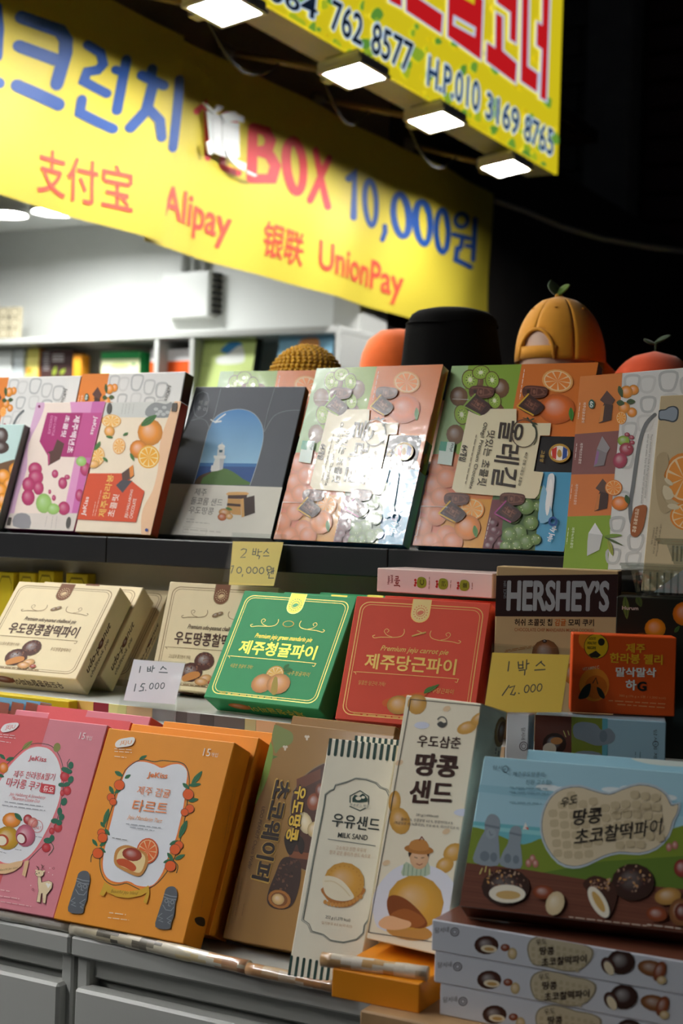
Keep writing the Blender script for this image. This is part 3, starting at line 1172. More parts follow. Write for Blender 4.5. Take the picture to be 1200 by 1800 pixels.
# printed strip taped on the front edge of the middle board, patch by patch
xs = [(-1.72, '#c9a01c'), (-1.585, '#dcd894'), (-1.545, '#e5bf62'), (-1.505, '#8a1f2c'), (-1.475, '#d6d98c'), (-1.44, '#e3c08c'), (-1.39, '#8e8a86'),
      (-1.345, '#55504c'), (-1.325, '#6e6a68'), (-1.30, '#4a4644'), (-1.275, '#5e5a58'), (-1.22, '#b9b080'), (-1.20, '#d8ac82'), (-1.13, '#7e9468'), (-1.08, '#c9a884'), (-0.80, '#a8a49c')]
for (x0, c), (x1, _) in zip(xs, xs[1:] + [(-0.72, 0)]):
    rp('printed_patch', x0, x1 - 0.0006, 1.9185, 1.9212, 1.1225, 1.1395, PLAIN, 0.0, c)

# black ledge
lg = empty('display_ledge', (-1.3, 2.13, 1.352), 'black laminate ledge carrying the upper row of chocolate boxes', 'ledge')
XA, XB = -1.653, -1.097
for x0, x1 in ((-2.45, XA - 0.001), (XA, XB - 0.001), (XB, -0.80)):
    MB().box(x0 + 1.3, x1 + 1.3, 0.0, 0.32, 0.0, Z3 - 1.352, bev=0.0015).build('ledge_board', BLACK_LAM, lg)
o = MB().box(-0.799, 0.3, 2.075, 2.45, 1.3525, 1.37, bev=0.0015).build('low_ledge', BLACK_LAM)
tag(o, 'lower black shelf board under the large assorted chocolate box', 'ledge')
ls = empty('ledge_support', (-1.05, 2.23, Z1), 'cream faced upright block under the black ledge', 'riser')
MB().box(-1.35, 1.35, 0.0, 0.014, Z2 - Z1 - 0.27, 1.352 - Z1).build('face_panel', CREAM_LAM, ls)
MB().box(-1.35, 1.35, 0.014, 0.22, 0.0, 1.352 - Z1).build('core', BLACK_LAM, ls)

# rear cabinet for the hats
hc = empty('hat_cabinet', (-1.2, 2.5, 0), 'dark cabinet behind the boxes carrying the hats', 'cabinet')
MB().box(-1.25, 1.5, -0.02, 0.75, 0.0, 1.53, bev=0.004).build('body', BLACK_LAM, hc)
MB().box(-1.26, 1.51, -0.03, 0.76, 1.53, 1.55, bev=0.004).build('top', BLACK_LAM, hc)

# wooden board under the stack
bd = MB()
bd.box(-0.79, 0.2, 1.5, 1.79, Z1, 0.897, '#b08d62', bev=0.002)
WOOD = principled('plywood', '#b58f63', rough=0.6, noise=0.3, nscale=18)
o = bd.build('wooden_board', WOOD)
tag(o, 'thin plywood board on the counter under the flat boxes', 'board')

# rolls of printed paper taped along the counter edge
def paper_roll(label, p0, p1, r, cols, seed):
    p0, p1 = Vector(p0), Vector(p1)
    rnd = random.Random(seed)
    L = (p1 - p0).length
    n = max(int(L / 0.012), 4)
    vs, fs, cs = [], [], []
    d = (p1 - p0).normalized()
    a_ = d.cross(vz).normalized()
    b_ = a_.cross(d)
    N = 12
    for i in range(n + 1):
        rr = r * rnd.uniform(0.93, 1.04)
        for k in range(N):
            t = 2 * math.pi * k / N
            vs.append(p0 + d * (L * i / n) + (a_ * math.cos(t) + b_ * math.sin(t)) * rr - p0)
    for i in range(n):
        for k in range(N):
            fs.append((i * N + k, i * N + (k + 1) % N, (i + 1) * N + (k + 1) % N, (i + 1) * N + k))
            c0 = cols[min(int((i + 1.2 * math.sin(k * 0.9 + i * 0.35)) / n * len(cols)) % len(cols), len(cols) - 1)]
            cs.append(mixc(lin(c0), lin(cols[0]), 0.15 + 0.2 * rnd.random()))
    fs.append(tuple(range(N - 1, -1, -1)))
    cs.append(lin(cols[0]))
    fs.append(tuple(n * N + k for k in range(N)))
    cs.append(lin(cols[0]))
    me = mesh_from('paper_roll', vs, fs, cs)
    o = link_mesh('paper_roll', me, principled('taped_print', rough=0.3, attr=True, coat=0.9, coat_rough=0.08, bump=0.25, bscale=120), None, True)
    o.location = p0
    tag(o, label, 'paper roll', 'printed paper rolls taped on the counter edge')
    return o


def edge(px, py, z):
    return hit(px, py, 2, z)


RZ = Z1 + 0.0085
paper_roll('white paper roll on the counter edge in front of pink box', edge(-60, 1595, RZ), edge(126, 1629, RZ), 0.0085, ['#cfcac0', '#dcd8cf', '#c9bfae', '#d6d0c6', '#b9ad98'], 1)
paper_roll('printed cream paper roll on the counter edge before the orange box', edge(129, 1631, RZ), edge(437, 1701, RZ), 0.0095, ['#d2c9b2', '#cdbf9f', '#2f2a26', '#c9bea4', '#3a342e', '#d4ccb6', '#cfc6ae', '#d8c48e', '#dfd9c8', '#c98a4a', '#b06a34'], 2)
paper_roll('brown and white paper roll on the counter edge before the milk carton', edge(436, 1703, RZ), edge(600, 1736, RZ), 0.0085, ['#b98c60', '#cbb596', '#d7cdbb', '#a8764a', '#8a6a48'], 3)

# ------------------------------------------------------------------ bottom row cartons
G_T = 'tart and cookie boxes leaning on the counter'
q0 = (-1.325, 1.616, 0.8895, 1.2, 24.4, 0.211, 0.271, 0.047)
ORG = {'front': '#f09a2c'}
b = Carton('mandarin_tart_box', 'front orange tart box with white panel and grey stone statues', 'box', q0, ORG, CARTON, G_T)
a = b.art(crop=B1)
a.part('label_panel')
pan_pts = [(640, 358), (690, 352), (740, 366), (775, 382), (820, 366), (868, 366), (897, 400), (890, 470), (880, 560), (860, 650), (842, 720), (808, 800), (780, 880), (740, 937), (700, 950),
           (655, 944), (630, 930), (605, 924), (570, 930), (530, 920), (502, 890), (493, 845), (500, 780), (520, 690), (540, 610), (556, 540), (580, 460), (605, 395)]
a.stroke(sm(pan_pts, True, 3), 14, '#ee8038', closed=True)
a.blob(pan_pts, '#e6e8ee', 3)
a.part('vine')
GL, GLD = '#2f6f48', '#22523a'
for pts in ([(600, 392), (560, 480), (540, 560), (515, 640), (490, 740), (480, 800), (480, 860), (500, 915), (540, 942), (580, 940), (605, 934), (640, 950), (672, 966)],
            [(672, 342), (700, 343), (740, 352), (778, 346), (820, 350), (860, 354), (890, 372), (906, 420), (905, 480), (890, 600), (870, 700), (850, 780), (800, 880), (740, 945), (685, 966)],
            [(600, 392), (635, 362), (672, 342)], [(470, 770), (440, 800), (436, 832)], [(830, 825), (852, 850), (846, 884)]):
    a.stroke(pts, 4, '#39402e', smooth=3)
for l in ((550, 398, 590, 422, 22), (598, 432, 627, 414, 18), (525, 468, 545, 510, 20), (548, 502, 582, 486, 16), (522, 576, 495, 662, 24), (483, 640, 502, 668, 18), (503, 673, 527, 706, 18), (443, 723, 468, 758, 18), (478, 756, 512, 735, 18), (475, 764, 508, 788, 18),
          (668, 340, 705, 322, 16), (918, 462, 970, 396, 26), (876, 455, 907, 482, 20), (903, 466, 964, 459, 20), (903, 541, 952, 531, 20), (897, 633, 858, 720, 28), (813, 750, 857, 730, 20), (803, 788, 830, 826, 20), (838, 821, 887, 797, 20), (783, 836, 832, 820, 18)):
    a.leaf(*l, GL)
for f in ((573, 464, 24), (533, 523, 18), (543, 545, 16), (487, 693, 18), (493, 717, 22), (470, 791, 24), (903, 509, 25), (910, 578, 20), (886, 595, 17), (858, 753, 20), (840, 773, 24), (818, 853, 25)):
    a.ellipse(f[0], f[1], f[2] + 2, f[2] + 2, '#3f3326')
    a.ellipse(f[0], f[1], f[2], f[2], '#e8601e')
a.part('picture')
a.slice(708, 780, 52, 62, 8, '#d9541a', '#e86a2c', '#f4c490')
a.blob([(548, 812), (562, 770), (605, 752), (655, 766), (702, 792), (712, 832), (692, 882), (662, 902), (605, 880), (556, 850)], '#c98a44')
a.blob([(562, 808), (580, 775), (620, 765), (665, 780), (695, 805), (695, 840), (670, 885), (610, 865), (568, 842)], '#efd49a')
a.ball(635, 797, 48, 32, '#a8381c', 12)
a.blob([(562, 822), (600, 818), (640, 840), (655, 862), (640, 878), (600, 858), (570, 845)], '#c9501e')
a.part('lettering')
a.text('JeKiss', 704, 434, 800, 441, 33, '#e8803a', 0.015)
a.text('제주 감귤', 655, 507, 812, 527, 40, '#ec8a4c')
a.text('타르트', 630, 590, 796, 607, 58, '#ec8a4c', 0.006)
a.text('Jeju Mandarin Tart', 609, 630, 775, 652, 24, '#eda060', 0, 0.25)
a.text('15', 972, 324, 1006, 328, 36, '#f6ead6')
a.text('개입', 1009, 328, 1043, 332, 20, '#f6ead6')
a.part('small_print')
a.lines([(606, 650, 772, 670), (625, 666, 742, 683)], 9, '#9aa0a8')
a.lines([(540, 717, 612, 729)], 7, '#777777')
a.lines([(551, 291, 634, 297), (551, 303, 634, 309), (551, 327, 608, 333)], 8, '#f4dfc0')
a.lines([(526, 1076, 606, 1086)], 11, '#f6d9ae')
a.lines([(520, 1100, 620, 1112)], 9, '#f6d9ae')
a.part('emblem')
a.blob([(555, 266), (572, 248), (602, 240), (643, 236), (648, 254), (630, 276), (585, 284), (560, 284)], '#f0ece4')
a.text('JEJU', 575, 275, 630, 273, 22, '#ea8a30')
a.poly([(500, 928), (520, 940), (560, 965), (620, 975), (680, 965), (715, 945), (712, 975), (680, 995), (620, 1007), (560, 1000), (515, 978)], '#d9a92c')
a.poly([(505, 930), (480, 990), (500, 998), (520, 960)], '#d9a92c').poly([(715, 948), (690, 1025), (705, 1035), (720, 985)], '#d9a92c')
a.text('Beautiful Jeju Island', 532, 985, 660, 996, 20, '#8a6414', 0, 0.2)
a.part('statue_picture')
for dx, dy in ((0, 0), (418, 75)):
    a.dx, a.dy = dx, dy
    a.blob([(400, 876), (424, 880), (434, 906), (433, 930), (424, 965), (420, 1010), (406, 1050), (396, 1080), (330, 1070), (345, 1000), (365, 940), (371, 915), (380, 888)], '#5a5f66', 3)
    LN = '#9aa0a6'
    a.stroke([(372, 912), (400, 922), (433, 926)], 3, LN).stroke([(370, 925), (398, 936), (430, 940)], 3, LN)
    a.ring(383, 945, 8, 9, 2.5, LN, n=12).ring(411, 951, 8, 9, 2.5, LN, n=12)
    a.stroke([(397, 945), (392, 968), (402, 970)], 2.5, LN)
    a.stroke([(366, 965), (380, 988), (405, 992), (418, 975)], 2.5, LN)
    a.stroke([(362, 1005), (342, 1020), (365, 1030), (345, 1038), (366, 1046)], 2.5, LN).stroke([(412, 1012), (385, 1030), (405, 1040), (388, 1048), (400, 1056)], 2.5, LN)
a.dx = a.dy = 0
a.done()
s = b.art('right', crop=B1)
s.part('side_picture').blob([(932, 1105), (955, 1095), (980, 1105), (978, 1140), (945, 1132)], '#3b3026')
s.lines([(1130, 480, 1090, 700), (1118, 480, 1078, 700), (1106, 560, 1070, 740), (972, 1000, 962, 1060)], 5, '#d98a3c')
s.done()
ORG2 = ORG
Carton('mandarin_tart_box', 'middle orange tart box of the row right behind the front one', 'box', (-1.3235, 1.6685, 0.8895, 1.2, 24.4, 0.215, 0.272, 0.047), ORG2, CARTON, G_T)
Carton('mandarin_tart_box', 'rearmost orange tart box of the row against the riser', 'box', (-1.305, 1.7215, 0.8895, 1.2, 24.4, 0.206, 0.272, 0.047), ORG2, CARTON, G_T)

PNK = {'front': '#dc8794', 'right': '#dd6266', 'bottom': '#dd6266'}
b = Carton('cookie_duo_box', 'front pink cookie box with an oval label and deer drawing', 'box', (-1.537, 1.611, 0.8895, 1.9, 24.0, 0.211, 0.274, 0.047), PNK, CARTON, G_T)
a = b.art(crop=E6)
a.part('coral_field').poly([(-900, -60), (410, 40), (330, 300), (50, 1240), (-70, 1640), (-900, 1600)], '#dd6266')
a.part('label_panel')
ov = [(330, 290), (400, 310), (460, 380), (492, 480), (495, 600), (480, 720), (430, 860), (370, 980), (300, 1100), (230, 1180), (150, 1225), (60, 1235), (0, 1215), (-80, 1150), (-130, 1000), (-120, 850), (-60, 700), (0, 570), (60, 470), (130, 390), (210, 320), (270, 295)]
a.stroke(sm(ov, True, 2), 22, '#e77a80', closed=True).blob(ov, '#e6e6ea', 3)
a.part('vine')
a.stroke([(60, 430), (130, 360), (200, 300), (260, 268), (330, 262), (420, 285), (480, 360), (512, 460), (516, 560), (502, 700), (470, 860), (420, 1000), (350, 1090), (280, 1160), (205, 1240)], 5, '#3d4038', smooth=3)
a.stroke([(550, 470), (545, 420), (565, 390)], 5, '#2c4a3c').stroke([(410, 1060), (435, 1110), (395, 1170)], 6, '#4c5a48', smooth=3)
a.leaf(180, 312, 265, 240, 40, '#8a8a4a')
a.ellipse(462, 295, 28, 38, '#8a8a4a', 15)
for x, y, rx, ry in ((525, 530, 38, 42), (545, 645, 33, 38), (505, 665, 18, 26), (470, 945, 36, 40), (420, 972, 22, 28), (375, 1108, 36, 38)):
    a.ball(x, y, rx, ry, '#c8323c', hi=0.1, lo=0.2)
for x, y, rx, ry, r in ((535, 478, 40, 22, 20), (575, 440, 22, 30, 10), (560, 490, 26, 20, 0), (575, 555, 22, 30, 25), (540, 595, 30, 18, -20), (497, 598, 24, 18, 0), (520, 735, 24, 34, 20), (485, 815, 20, 34, 0), (500, 860, 22, 28, 20), (445, 892, 32, 22, 0), (480, 905, 24, 24, 0), (390, 1050, 36, 24, 0), (425, 1030, 18, 26, 0)):
    a.ellipse(x, y, rx, ry, '#2a6a52', r, 12)
a.ball(30, 460, 38, 45, '#e8832a')
for l in ((0, 350, 45, 392, 30), (50, 400, 118, 378, 34), (-10, 515, 35, 535, 28)):
    a.leaf(*l, '#2f6a4c')
a.part('picture')
a.ball(95, 885, 75, 62, '#e88c2a').leaf(120, 828, 182, 890, 40, '#2f6a4c')
a.ball(228, 880, 38, 42, '#b8343a').ball(268, 905, 42, 42, '#d9857c')
a.ball(60, 1030, 98, 96, '#c99a22').ellipse(22, 1048, 52, 48, '#b84a28', 25).ellipse(16, 1052, 40, 38, '#ece2cc', 25)
a.ball(208, 1010, 80, 92, '#c96a82').ellipse(178, 1035, 40, 50, '#8a2436', -25).ellipse(172, 1036, 30, 38, '#ece2da', -25)
a.ring(303, 935, 45, 50, 4, '#d05a5e').text('ONLY', 275, 962, 332, 958, 24, '#d05a5e')
a.part('lettering')
a.text('JeKiss', 228, 410, 370, 425, 50, '#d0525c', 0.015)
a.text('제주 한라봉&딸기', 105, 538, 436, 566, 58, '#d85a64')
a.text('마카롱 쿠키', 45, 612, 325, 652, 74, '#d85a64', 0.004)
a.blob([(340, 588), (440, 602), (449, 612), (442, 665), (432, 674), (338, 660), (330, 648), (334, 594)], '#d0464e', 2)
a.text('듀오', 346, 652, 430, 664, 46, '#f2e6e6', 0.01)
a.text('Jeju Hallabong & Strawberry', 74, 690, 366, 722, 32, '#d87a80', 0, 0.25)
a.text('Macaroon Cookie Duo', 96, 718, 322, 746, 28, '#d87a80', 0, 0.25)
a.text('15', 640, 226, 686, 232, 54, '#f4e4e6')
a.text('개입', 690, 233, 742, 240, 34, '#f4e4e6')
a.part('small_print').lines([(40, 735, 352, 775), (20, 762, 370, 808)], 15, '#a0a0a8')
a.lines([(0, 188, 130, 202), (0, 208, 130, 222), (4, 245, 90, 258)], 12, '#f2d2d2')
a.lines([(290, 1018, 345, 1026), (125, 1122, 178, 1130), (0, 1140, 60, 1156)], 9, '#70707a')
a.lines([(8, 1450, 82, 1464)], 18, '#f0c2c4').lines([(0, 1500, 160, 1524), (10, 1545, 258, 1585)], 14, '#f0c2c4')
a.part('emblem').blob([(12, 148), (40, 112), (92, 98), (150, 98), (150, 124), (110, 158), (40, 174), (16, 166)], '#efeaea')
a.text('JEJU', 44, 156, 120, 152, 40, '#dd6a70')
a.poly([(-80, 1190), (0, 1238), (70, 1240), (140, 1222), (190, 1215), (180, 1255), (120, 1300), (50, 1322), (0, 1320), (-80, 1270)], '#e6bf92')
a.poly([(205, 1220), (240, 1212), (228, 1270), (210, 1345), (183, 1330), (195, 1280)], '#e6bf92')
a.text('Beautiful Jeju Island', 0, 1306, 146, 1284, 24, '#8a6a3c', 0, 0.2)
a.part('deer_picture')
OL, CR_ = '#5a3d34', '#ecd5ae'
body = [(312, 1330), (335, 1352), (340, 1392), (400, 1378), (428, 1392), (424, 1436), (398, 1470), (380, 1490), (372, 1560), (352, 1556), (350, 1480), (338, 1480), (330, 1552), (302, 1548), (318, 1460), (312, 1400)]
a.stroke(body, 5, OL, closed=True).poly(body, CR_)
a.ellipse(325, 1318, 36, 30, OL).ellipse(325, 1318, 33, 27, CR_)
a.ellipse(302, 1295, 12, 7, CR_, 20).ellipse(358, 1302, 14, 7, CR_, -15)
for pts in ([(318, 1292), (312, 1262)], [(314, 1276), (300, 1258)], [(340, 1292), (350, 1252)], [(345, 1275), (362, 1256)], [(348, 1262), (340, 1246)]):
    a.stroke(pts, 4, OL)
a.ellipse(303, 1322, 5, 5, '#2a2020').ellipse(322, 1315, 4, 5, '#2a2020')
a.poly([(375, 1400), (390, 1395), (398, 1405), (408, 1398), (418, 1408), (395, 1440)], '#f6f0e8')
for x, y in ((440, 1277), (272, 1448)):
    a.ring(x, y, 8, 8, 3, '#8a3c44', n=10)
for x, y in ((410, 1275), (432, 1330), (255, 1416), (400, 1310)):
    a.ellipse(x, y, 4, 4, '#f2d9d9', n=8)
a.done()
for k, (x, y, lab) in enumerate(((-1.537, 1.6655, 'middle pink cookie box of the row behind the front one'), (-1.546, 1.727, 'rearmost pink cookie box of the row against the riser'))):
    bb = Carton('cookie_duo_box', lab, 'box', (x, y, 0.8895, 2.0, 24.0, 0.211, 0.273, 0.047), PNK, CARTON, G_T)
    a = bb.art()
    a.frac = True
    a.part('coral_field').poly([(0, 0), (0.45, 0), (0.33, 1), (0, 1)] if k == 1 else [(0.3, 0), (1, 0), (1, 1), (0.2, 1)], '#dd6266')
    a.done()

# patterned boxes left behind the pink ones
for k in range(4):
    Yq = 1.70 + 0.033 * k
    zt = hit(40, 1243 - k * 2.5, 1, Yq + 0.05).z
    bb = Carton('quilt_patterned_box', 'cream box with blue and white patterned top left of the pink row', 'box', (-1.555 - 0.17, Yq, zt - 0.24 * math.cos(R(12)), 0, 12, 0.17, 0.245, 0.029),
                {'front': '#e6d9b8', 'top': '#9fc0d6'}, CARTON, 'patterned cream boxes at the stand end')
    a = bb.art('top')
    a.frac = True
    a.part('pattern')
    for i in range(6):
        a.poly([(i / 6, 0), ((i + 1) / 6, 0), ((i + .5) / 6, .5), ((i - .5) / 6, .5)], ['#5c93bd', '#e6e2d2', '#a9cbe0'][i % 3])
        a.poly([((i - .5) / 6, .5), ((i + .5) / 6, .5), ((i + 1) / 6, 1), (i / 6, 1)], ['#e6e2d2', '#7fb0d0', '#d9b878'][i % 3])
    a.done()
    a = bb.art('front')
    a.frac = True
    a.part('pattern').poly([(0, 0), (1, 0), (1, .06), (0, .06)], '#7fb0d0').done()

# chocolate wafer boxes
WAF = {'front': '#9a7238'}
q = (-1.095, 1.682, 0.886, -0.4, 23.2, 0.187, 0.297, 0.04)
b = Carton('wafer_box', 'brown chocolate wafer box with dark vertical lettering', 'box', q, WAF, GLOSSY)
a = b.art(crop=E7)
a.part('picture')
a.blob([(335, 70), (430, 90), (490, 130), (480, 200), (400, 232), (355, 270)], '#7d8a4a')
a.blob([(300, 190), (335, 210), (340, 300), (310, 430), (270, 540), (205, 660), (240, 470), (280, 300)], '#7f9a3c')
a.poly([(340, 290), (380, 300), (340, 318)], '#5f7a34')
for x, y in ((597, 155), (433, 232)):
    a.ellipse(x - 8, y - 6, 10, 10, '#d9cbb0').ellipse(x + 10, y - 5, 10, 10, '#d9cbb0').ellipse(x, y + 10, 8, 14, '#d9cbb0')
circ = [(900, 320), (760, 345), (690, 370), (600, 430), (530, 510), (490, 600), (476, 720), (490, 850), (470, 1050), (600, 1160), (900, 1160)]
a.stroke(sm(circ, False, 3), 16, '#8a7450').blob(circ, '#4a2a1e', 3)
a.poly([(520, 470), (700, 390), (700, 470), (520, 560)], '#6a3a24').poly([(470, 1010), (900, 1060), (900, 1110), (460, 1060)], '#7a4426')
a.ball(650, 640, 52, 68, '#8f4a2c', 15).ball(700, 560, 40, 60, '#7a3c24')
a.ball(585, 800, 52, 85, '#d9c8a0', -15).ball(650, 850, 50, 60, '#c9b184', 10)
a.blob([(430, 900), (470, 880), (550, 900), (580, 960), (565, 1030), (540, 1020), (520, 960), (485, 1035), (455, 1030), (430, 960)], '#241610')
a.blob([(400, 1085), (450, 1055), (522, 1078), (552, 1120), (545, 1250), (500, 1400), (430, 1450), (340, 1440), (298, 1390), (312, 1300), (360, 1180)], '#38221a')
rnd = random.Random(9)
for k in range(46):
    t = rnd.random()
    x, y = 470 - t * 110 + rnd.uniform(-62, 62), 1095 + t * 260 + rnd.uniform(-15, 15)
    a.ellipse(x, y, rnd.uniform(7, 15), rnd.uniform(5, 9), rnd.choice(['#5a382a', '#2a1812', '#6a4634', '#4a2c20']), rnd.uniform(0, 90), 8)
a.ball(392, 1375, 88, 70, '#b8752c', 20).ellipse(390, 1375, 66, 52, '#7a4818', 20).ball(382, 1375, 48, 42, '#d6b176', 20)
a.part('lettering')
GO, DK = '#c9a24c', '#24130e'
a.quadtext('초코웨이퍼', [(495, 470), (315, 1262), (170, 1222), (345, 462)], GO, 0.07)
a.quadtext('초코웨이퍼', [(488, 482), (312, 1248), (180, 1214), (352, 474)], DK, 0.04)
a.quadtext('우도땅콩', [(608, 520), (532, 955), (426, 942), (508, 508)], DK, 0.07)
a.quadtext('우도땅콩', [(602, 530), (528, 944), (434, 934), (514, 520)], '#dcb640', 0.035)
a.quadtext('UDO PEANUT Choco Wafer', [(286, 682), (176, 1152), (152, 1144), (262, 676)], '#4a3018', 0.0)
a.part('small_print').lines([(112, 1215, 60, 1500), (92, 1200, 30, 1560), (75, 1180, 5, 1600), (128, 1410, 112, 1500)], 9, '#7a5a30')
a.done()
b2 = Carton('wafer_box', 'second brown wafer box behind the first with glossy top', 'box', (-1.096, 1.728, 0.886, 0, 23.5, 0.165, 0.302, 0.038), WAF, GLOSSY)

# milk sandwich cartons
MILK = {'front': '#ece6d2'}
q = (-0.946, 1.602, 0.883, 2.5, 18.6, 0.096, 0.295, 0.039)
milk = Carton('milk_sandwich_carton', 'tall cream milk sandwich carton with green stripes in front', 'box', q, MILK, CARTON)


def milk_art(bx, ref=None):
    a = bx.art(crop=B2, ref=ref)
    DG = '#2c4740'
    a.part('stripes')
    for i in range(-1, 12):
        a.stroke([(531 + 27.3 * i, 188 + 2.4 * i), (531 + 27.3 * i - 9, 254 + 2.4 * i)], 13, DG)
        a.stroke([(366 + 26.5 * i, 1108 + 5 * i), (366 + 26.5 * i - 13, 1200 + 5 * i)], 12, DG)
    a.part('frame')
    fr = [(545, 404), (552, 386), (575, 380), (602, 372), (635, 358), (680, 362), (722, 378), (738, 396), (765, 406), (776, 430), (779, 475), (740, 690), (700, 900), (690, 950), (672, 975), (668, 1008), (640, 1034), (585, 1047), (530, 1038), (500, 1014), (452, 1000), (440, 970), (415, 952), (425, 900), (460, 700), (505, 470), (510, 425), (530, 410)]
    a.stroke(fr, 3, '#4c5a58', closed=True)
    cx, cy = 597, 700
    a.stroke([(cx + (x - cx) * 1.035, cy + (y - cy) * 1.012) for x, y in fr], 2, '#6d7875', closed=True)
    a.part('emblem').stroke([(655, 408), (691, 432), (690, 474), (655, 493), (612, 474), (613, 430)], 4, DG, closed=True)
    a.blob([(622, 455), (632, 425), (650, 432), (665, 420), (680, 432), (684, 455)], DG, 2).ellipse(648, 440, 12, 8, '#ece6d2').ellipse(668, 436, 8, 6, '#ece6d2')
    a.poly([(604, 458), (698, 468), (696, 482), (606, 472)], '#ece6d2').text('우유로스 목장', 612, 472, 692, 479, 11, DG)
    a.part('lettering').text('우유샌드', 533, 558, 733, 583, 58, '#2b3533', 0.012)
    a.text('MILK SAND', 560, 605, 685, 618, 22, '#2b3533', 0.008)
    a.stroke([(520, 612), (720, 641)], 2.5, '#56605d')
    a.text('고소하고 진한 우유의', 552, 656, 678, 669, 17, '#c8a684')
    a.text('향과 같은 풍미가 샌드 속으로', 525, 675, 697, 694, 17, '#c8a684')
    a.text('252 g (1,270 kcal)', 508, 950, 612, 964, 16, '#4a4a44')
    a.text('밀지분유 0.5 %(국내산)', 492, 972, 620, 989, 14, '#c8a684')
    a.part('picture')
    a.blob([(500, 815), (512, 862), (555, 895), (610, 896), (655, 862), (668, 815)], '#b9783a')
    for k in range(11):
        t = k / 10
        a.ellipse(508 + t * 150, 862 + 34 * math.sin(math.pi * (0.15 + t * 0.8)) - t * 12, 8, 10, '#d0944c', n=8)
    a.ball(588, 792, 86, 82, '#dda548', 10, hi=0.25, lo=0.15)
    for q_ in ell(588, 792, 70, 66, 10, 22):
        a.ellipse(q_[0], q_[1], 3, 3, '#c98c38', n=6)
    a.blob([(500, 772), (540, 770), (585, 792), (622, 838), (628, 862), (590, 874), (545, 868), (512, 846), (500, 812)], '#f0e6cc')
    a.stroke([(508, 790), (545, 792), (585, 820), (612, 852)], 5, '#e2d2ac', smooth=3)
    a.done()


milk_art(milk)
mk2 = Carton('milk_sandwich_carton', 'second cream milk carton standing right behind the striped one', 'box', (-0.932, 1.6455, 0.883, 2.5, 18.6, 0.089, 0.295, 0.030), MILK, CARTON)
milk_art(mk2, milk.front)

# peanut sandwich carton
PEA = {'front': '#f0e6ce'}
q = (-0.836, 1.598, 0.9465, -6.6, 13.9, 0.1065, 0.293, 0.065)
b = Carton('peanut_sandwich_carton', 'tallest cream peanut sandwich carton with a cookie holding man', 'box', q, PEA, GLOSSY)
a = b.art(crop=B2)
a.part('picture')
for x, y, rx, ry, r in ((1105, 142, 44, 26, -20), (1165, 102, 48, 25, -25), (800, 455, 26, 48, 5), (822, 535, 44, 58, -15), (1048, 668, 46, 36, -35), (1012, 722, 40, 32, -35), (895, 42, 40, 45, 20)):
    a.ball(x, y, rx, ry, '#d7a24c', r, hi=0.3, lo=0.15)
for x, y in ((1020, 62), (820, 290), (1018, 580), (765, 712), (1135, 390)):
    a.ellipse(x, y, 17, 11, '#e6c8a0', -25)
a.ellipse(915, 132, 32, 15, '#d8dcec').ellipse(1092, 500, 42, 16, '#d8dcec').ellipse(1120, 512, 25, 12, '#d8dcec')
a.blob([(770, 760), (835, 720), (880, 735), (950, 725), (1020, 760), (1062, 830), (1060, 940), (1010, 1000), (760, 1000), (710, 930), (715, 840)], '#e4e4ee', 3)
a.blob([(835, 735), (850, 708), (905, 735), (940, 705), (950, 760), (905, 770), (832, 765)], '#b9c8ae', 2)
for k in range(6):
    a.stroke([(842 + k * 18, 718), (838 + k * 18, 768)], 4, '#8fa68c', round_=False)
a.ball(904, 690, 40, 50, '#e2b48c', hi=0.1, lo=0.08)
a.blob([(862, 690), (862, 650), (905, 635), (945, 650), (944, 690), (930, 665), (905, 672), (880, 662)], '#3c2a20', 2)
a.ellipse(903, 656, 62, 20, '#b87a3c', 6).blob([(862, 650), (870, 622), (905, 612), (935, 622), (945, 655), (905, 662)], '#c98a48', 2)
a.stroke([(905, 616), (915, 602), (925, 615)], 4, '#8a3a24')
a.stroke([(885, 688), (896, 692)], 3, '#5a3a2a').stroke([(914, 692), (925, 690)], 3, '#5a3a2a').stroke([(893, 716), (906, 722), (918, 716)], 3, '#9a4a3a')
a.ellipse(862, 1002, 98, 36, '#c8904a', 8)
a.ball(888, 880, 120, 116, '#dda644', hi=0.25, lo=0.18)
a.blob([(772, 862), (800, 848), (850, 866), (905, 915), (940, 968), (910, 990), (840, 975), (790, 950), (770, 905)], '#8a4a22', 3)
a.blob([(780, 935), (840, 905), (905, 930), (930, 965), (890, 985), (820, 975)], '#a5602c', 3)
a.blob([(735, 960), (775, 935), (832, 950), (868, 962), (862, 984), (800, 996), (745, 985)], '#ecb98c', 3)
a.part('frame').stroke([(868, 22), (1190, 52), (1070, 1062), (690, 1005)], 3, '#4a4440', closed=True)
a.part('emblem').stroke(ell(1000, 118, 20, 22, 0, 20, 210, 510), 4, '#4a4a48').blob([(980, 125), (995, 115), (1008, 122), (1020, 120), (1015, 134), (1000, 140), (985, 135)], '#4a4a48', 2)
a.part('lettering')
BRN = '#3a1c14'
a.text('우도삼춘', 893, 222, 1076, 232, 50, BRN, 0.012)
a.text('땅콩', 878, 342, 1062, 355, 96, BRN, 0.04)
a.text('샌드', 856, 458, 1038, 468, 98, BRN, 0.03)
a.part('small_print').text('281g(1490kcal)', 890, 517, 984, 524, 13, '#5a4a40')
a.text('꿀10.1 %, 땅콩분말 4.0 %, 땅콩버터0.4 %', 826, 534, 1045, 552, 14, '#6a5a50').text('(볶음땅콩 45 %(중국산), 우유 45 %, 국산(우도)5 %)', 798, 550, 1072, 574, 14, '#6a5a50')
a.done()
a = b.art('right', crop=B3)
a.part('side_picture').ball(283, 190, 30, 78, '#a8793c', 8).ball(290, 190, 20, 55, '#7a4a26', 8)
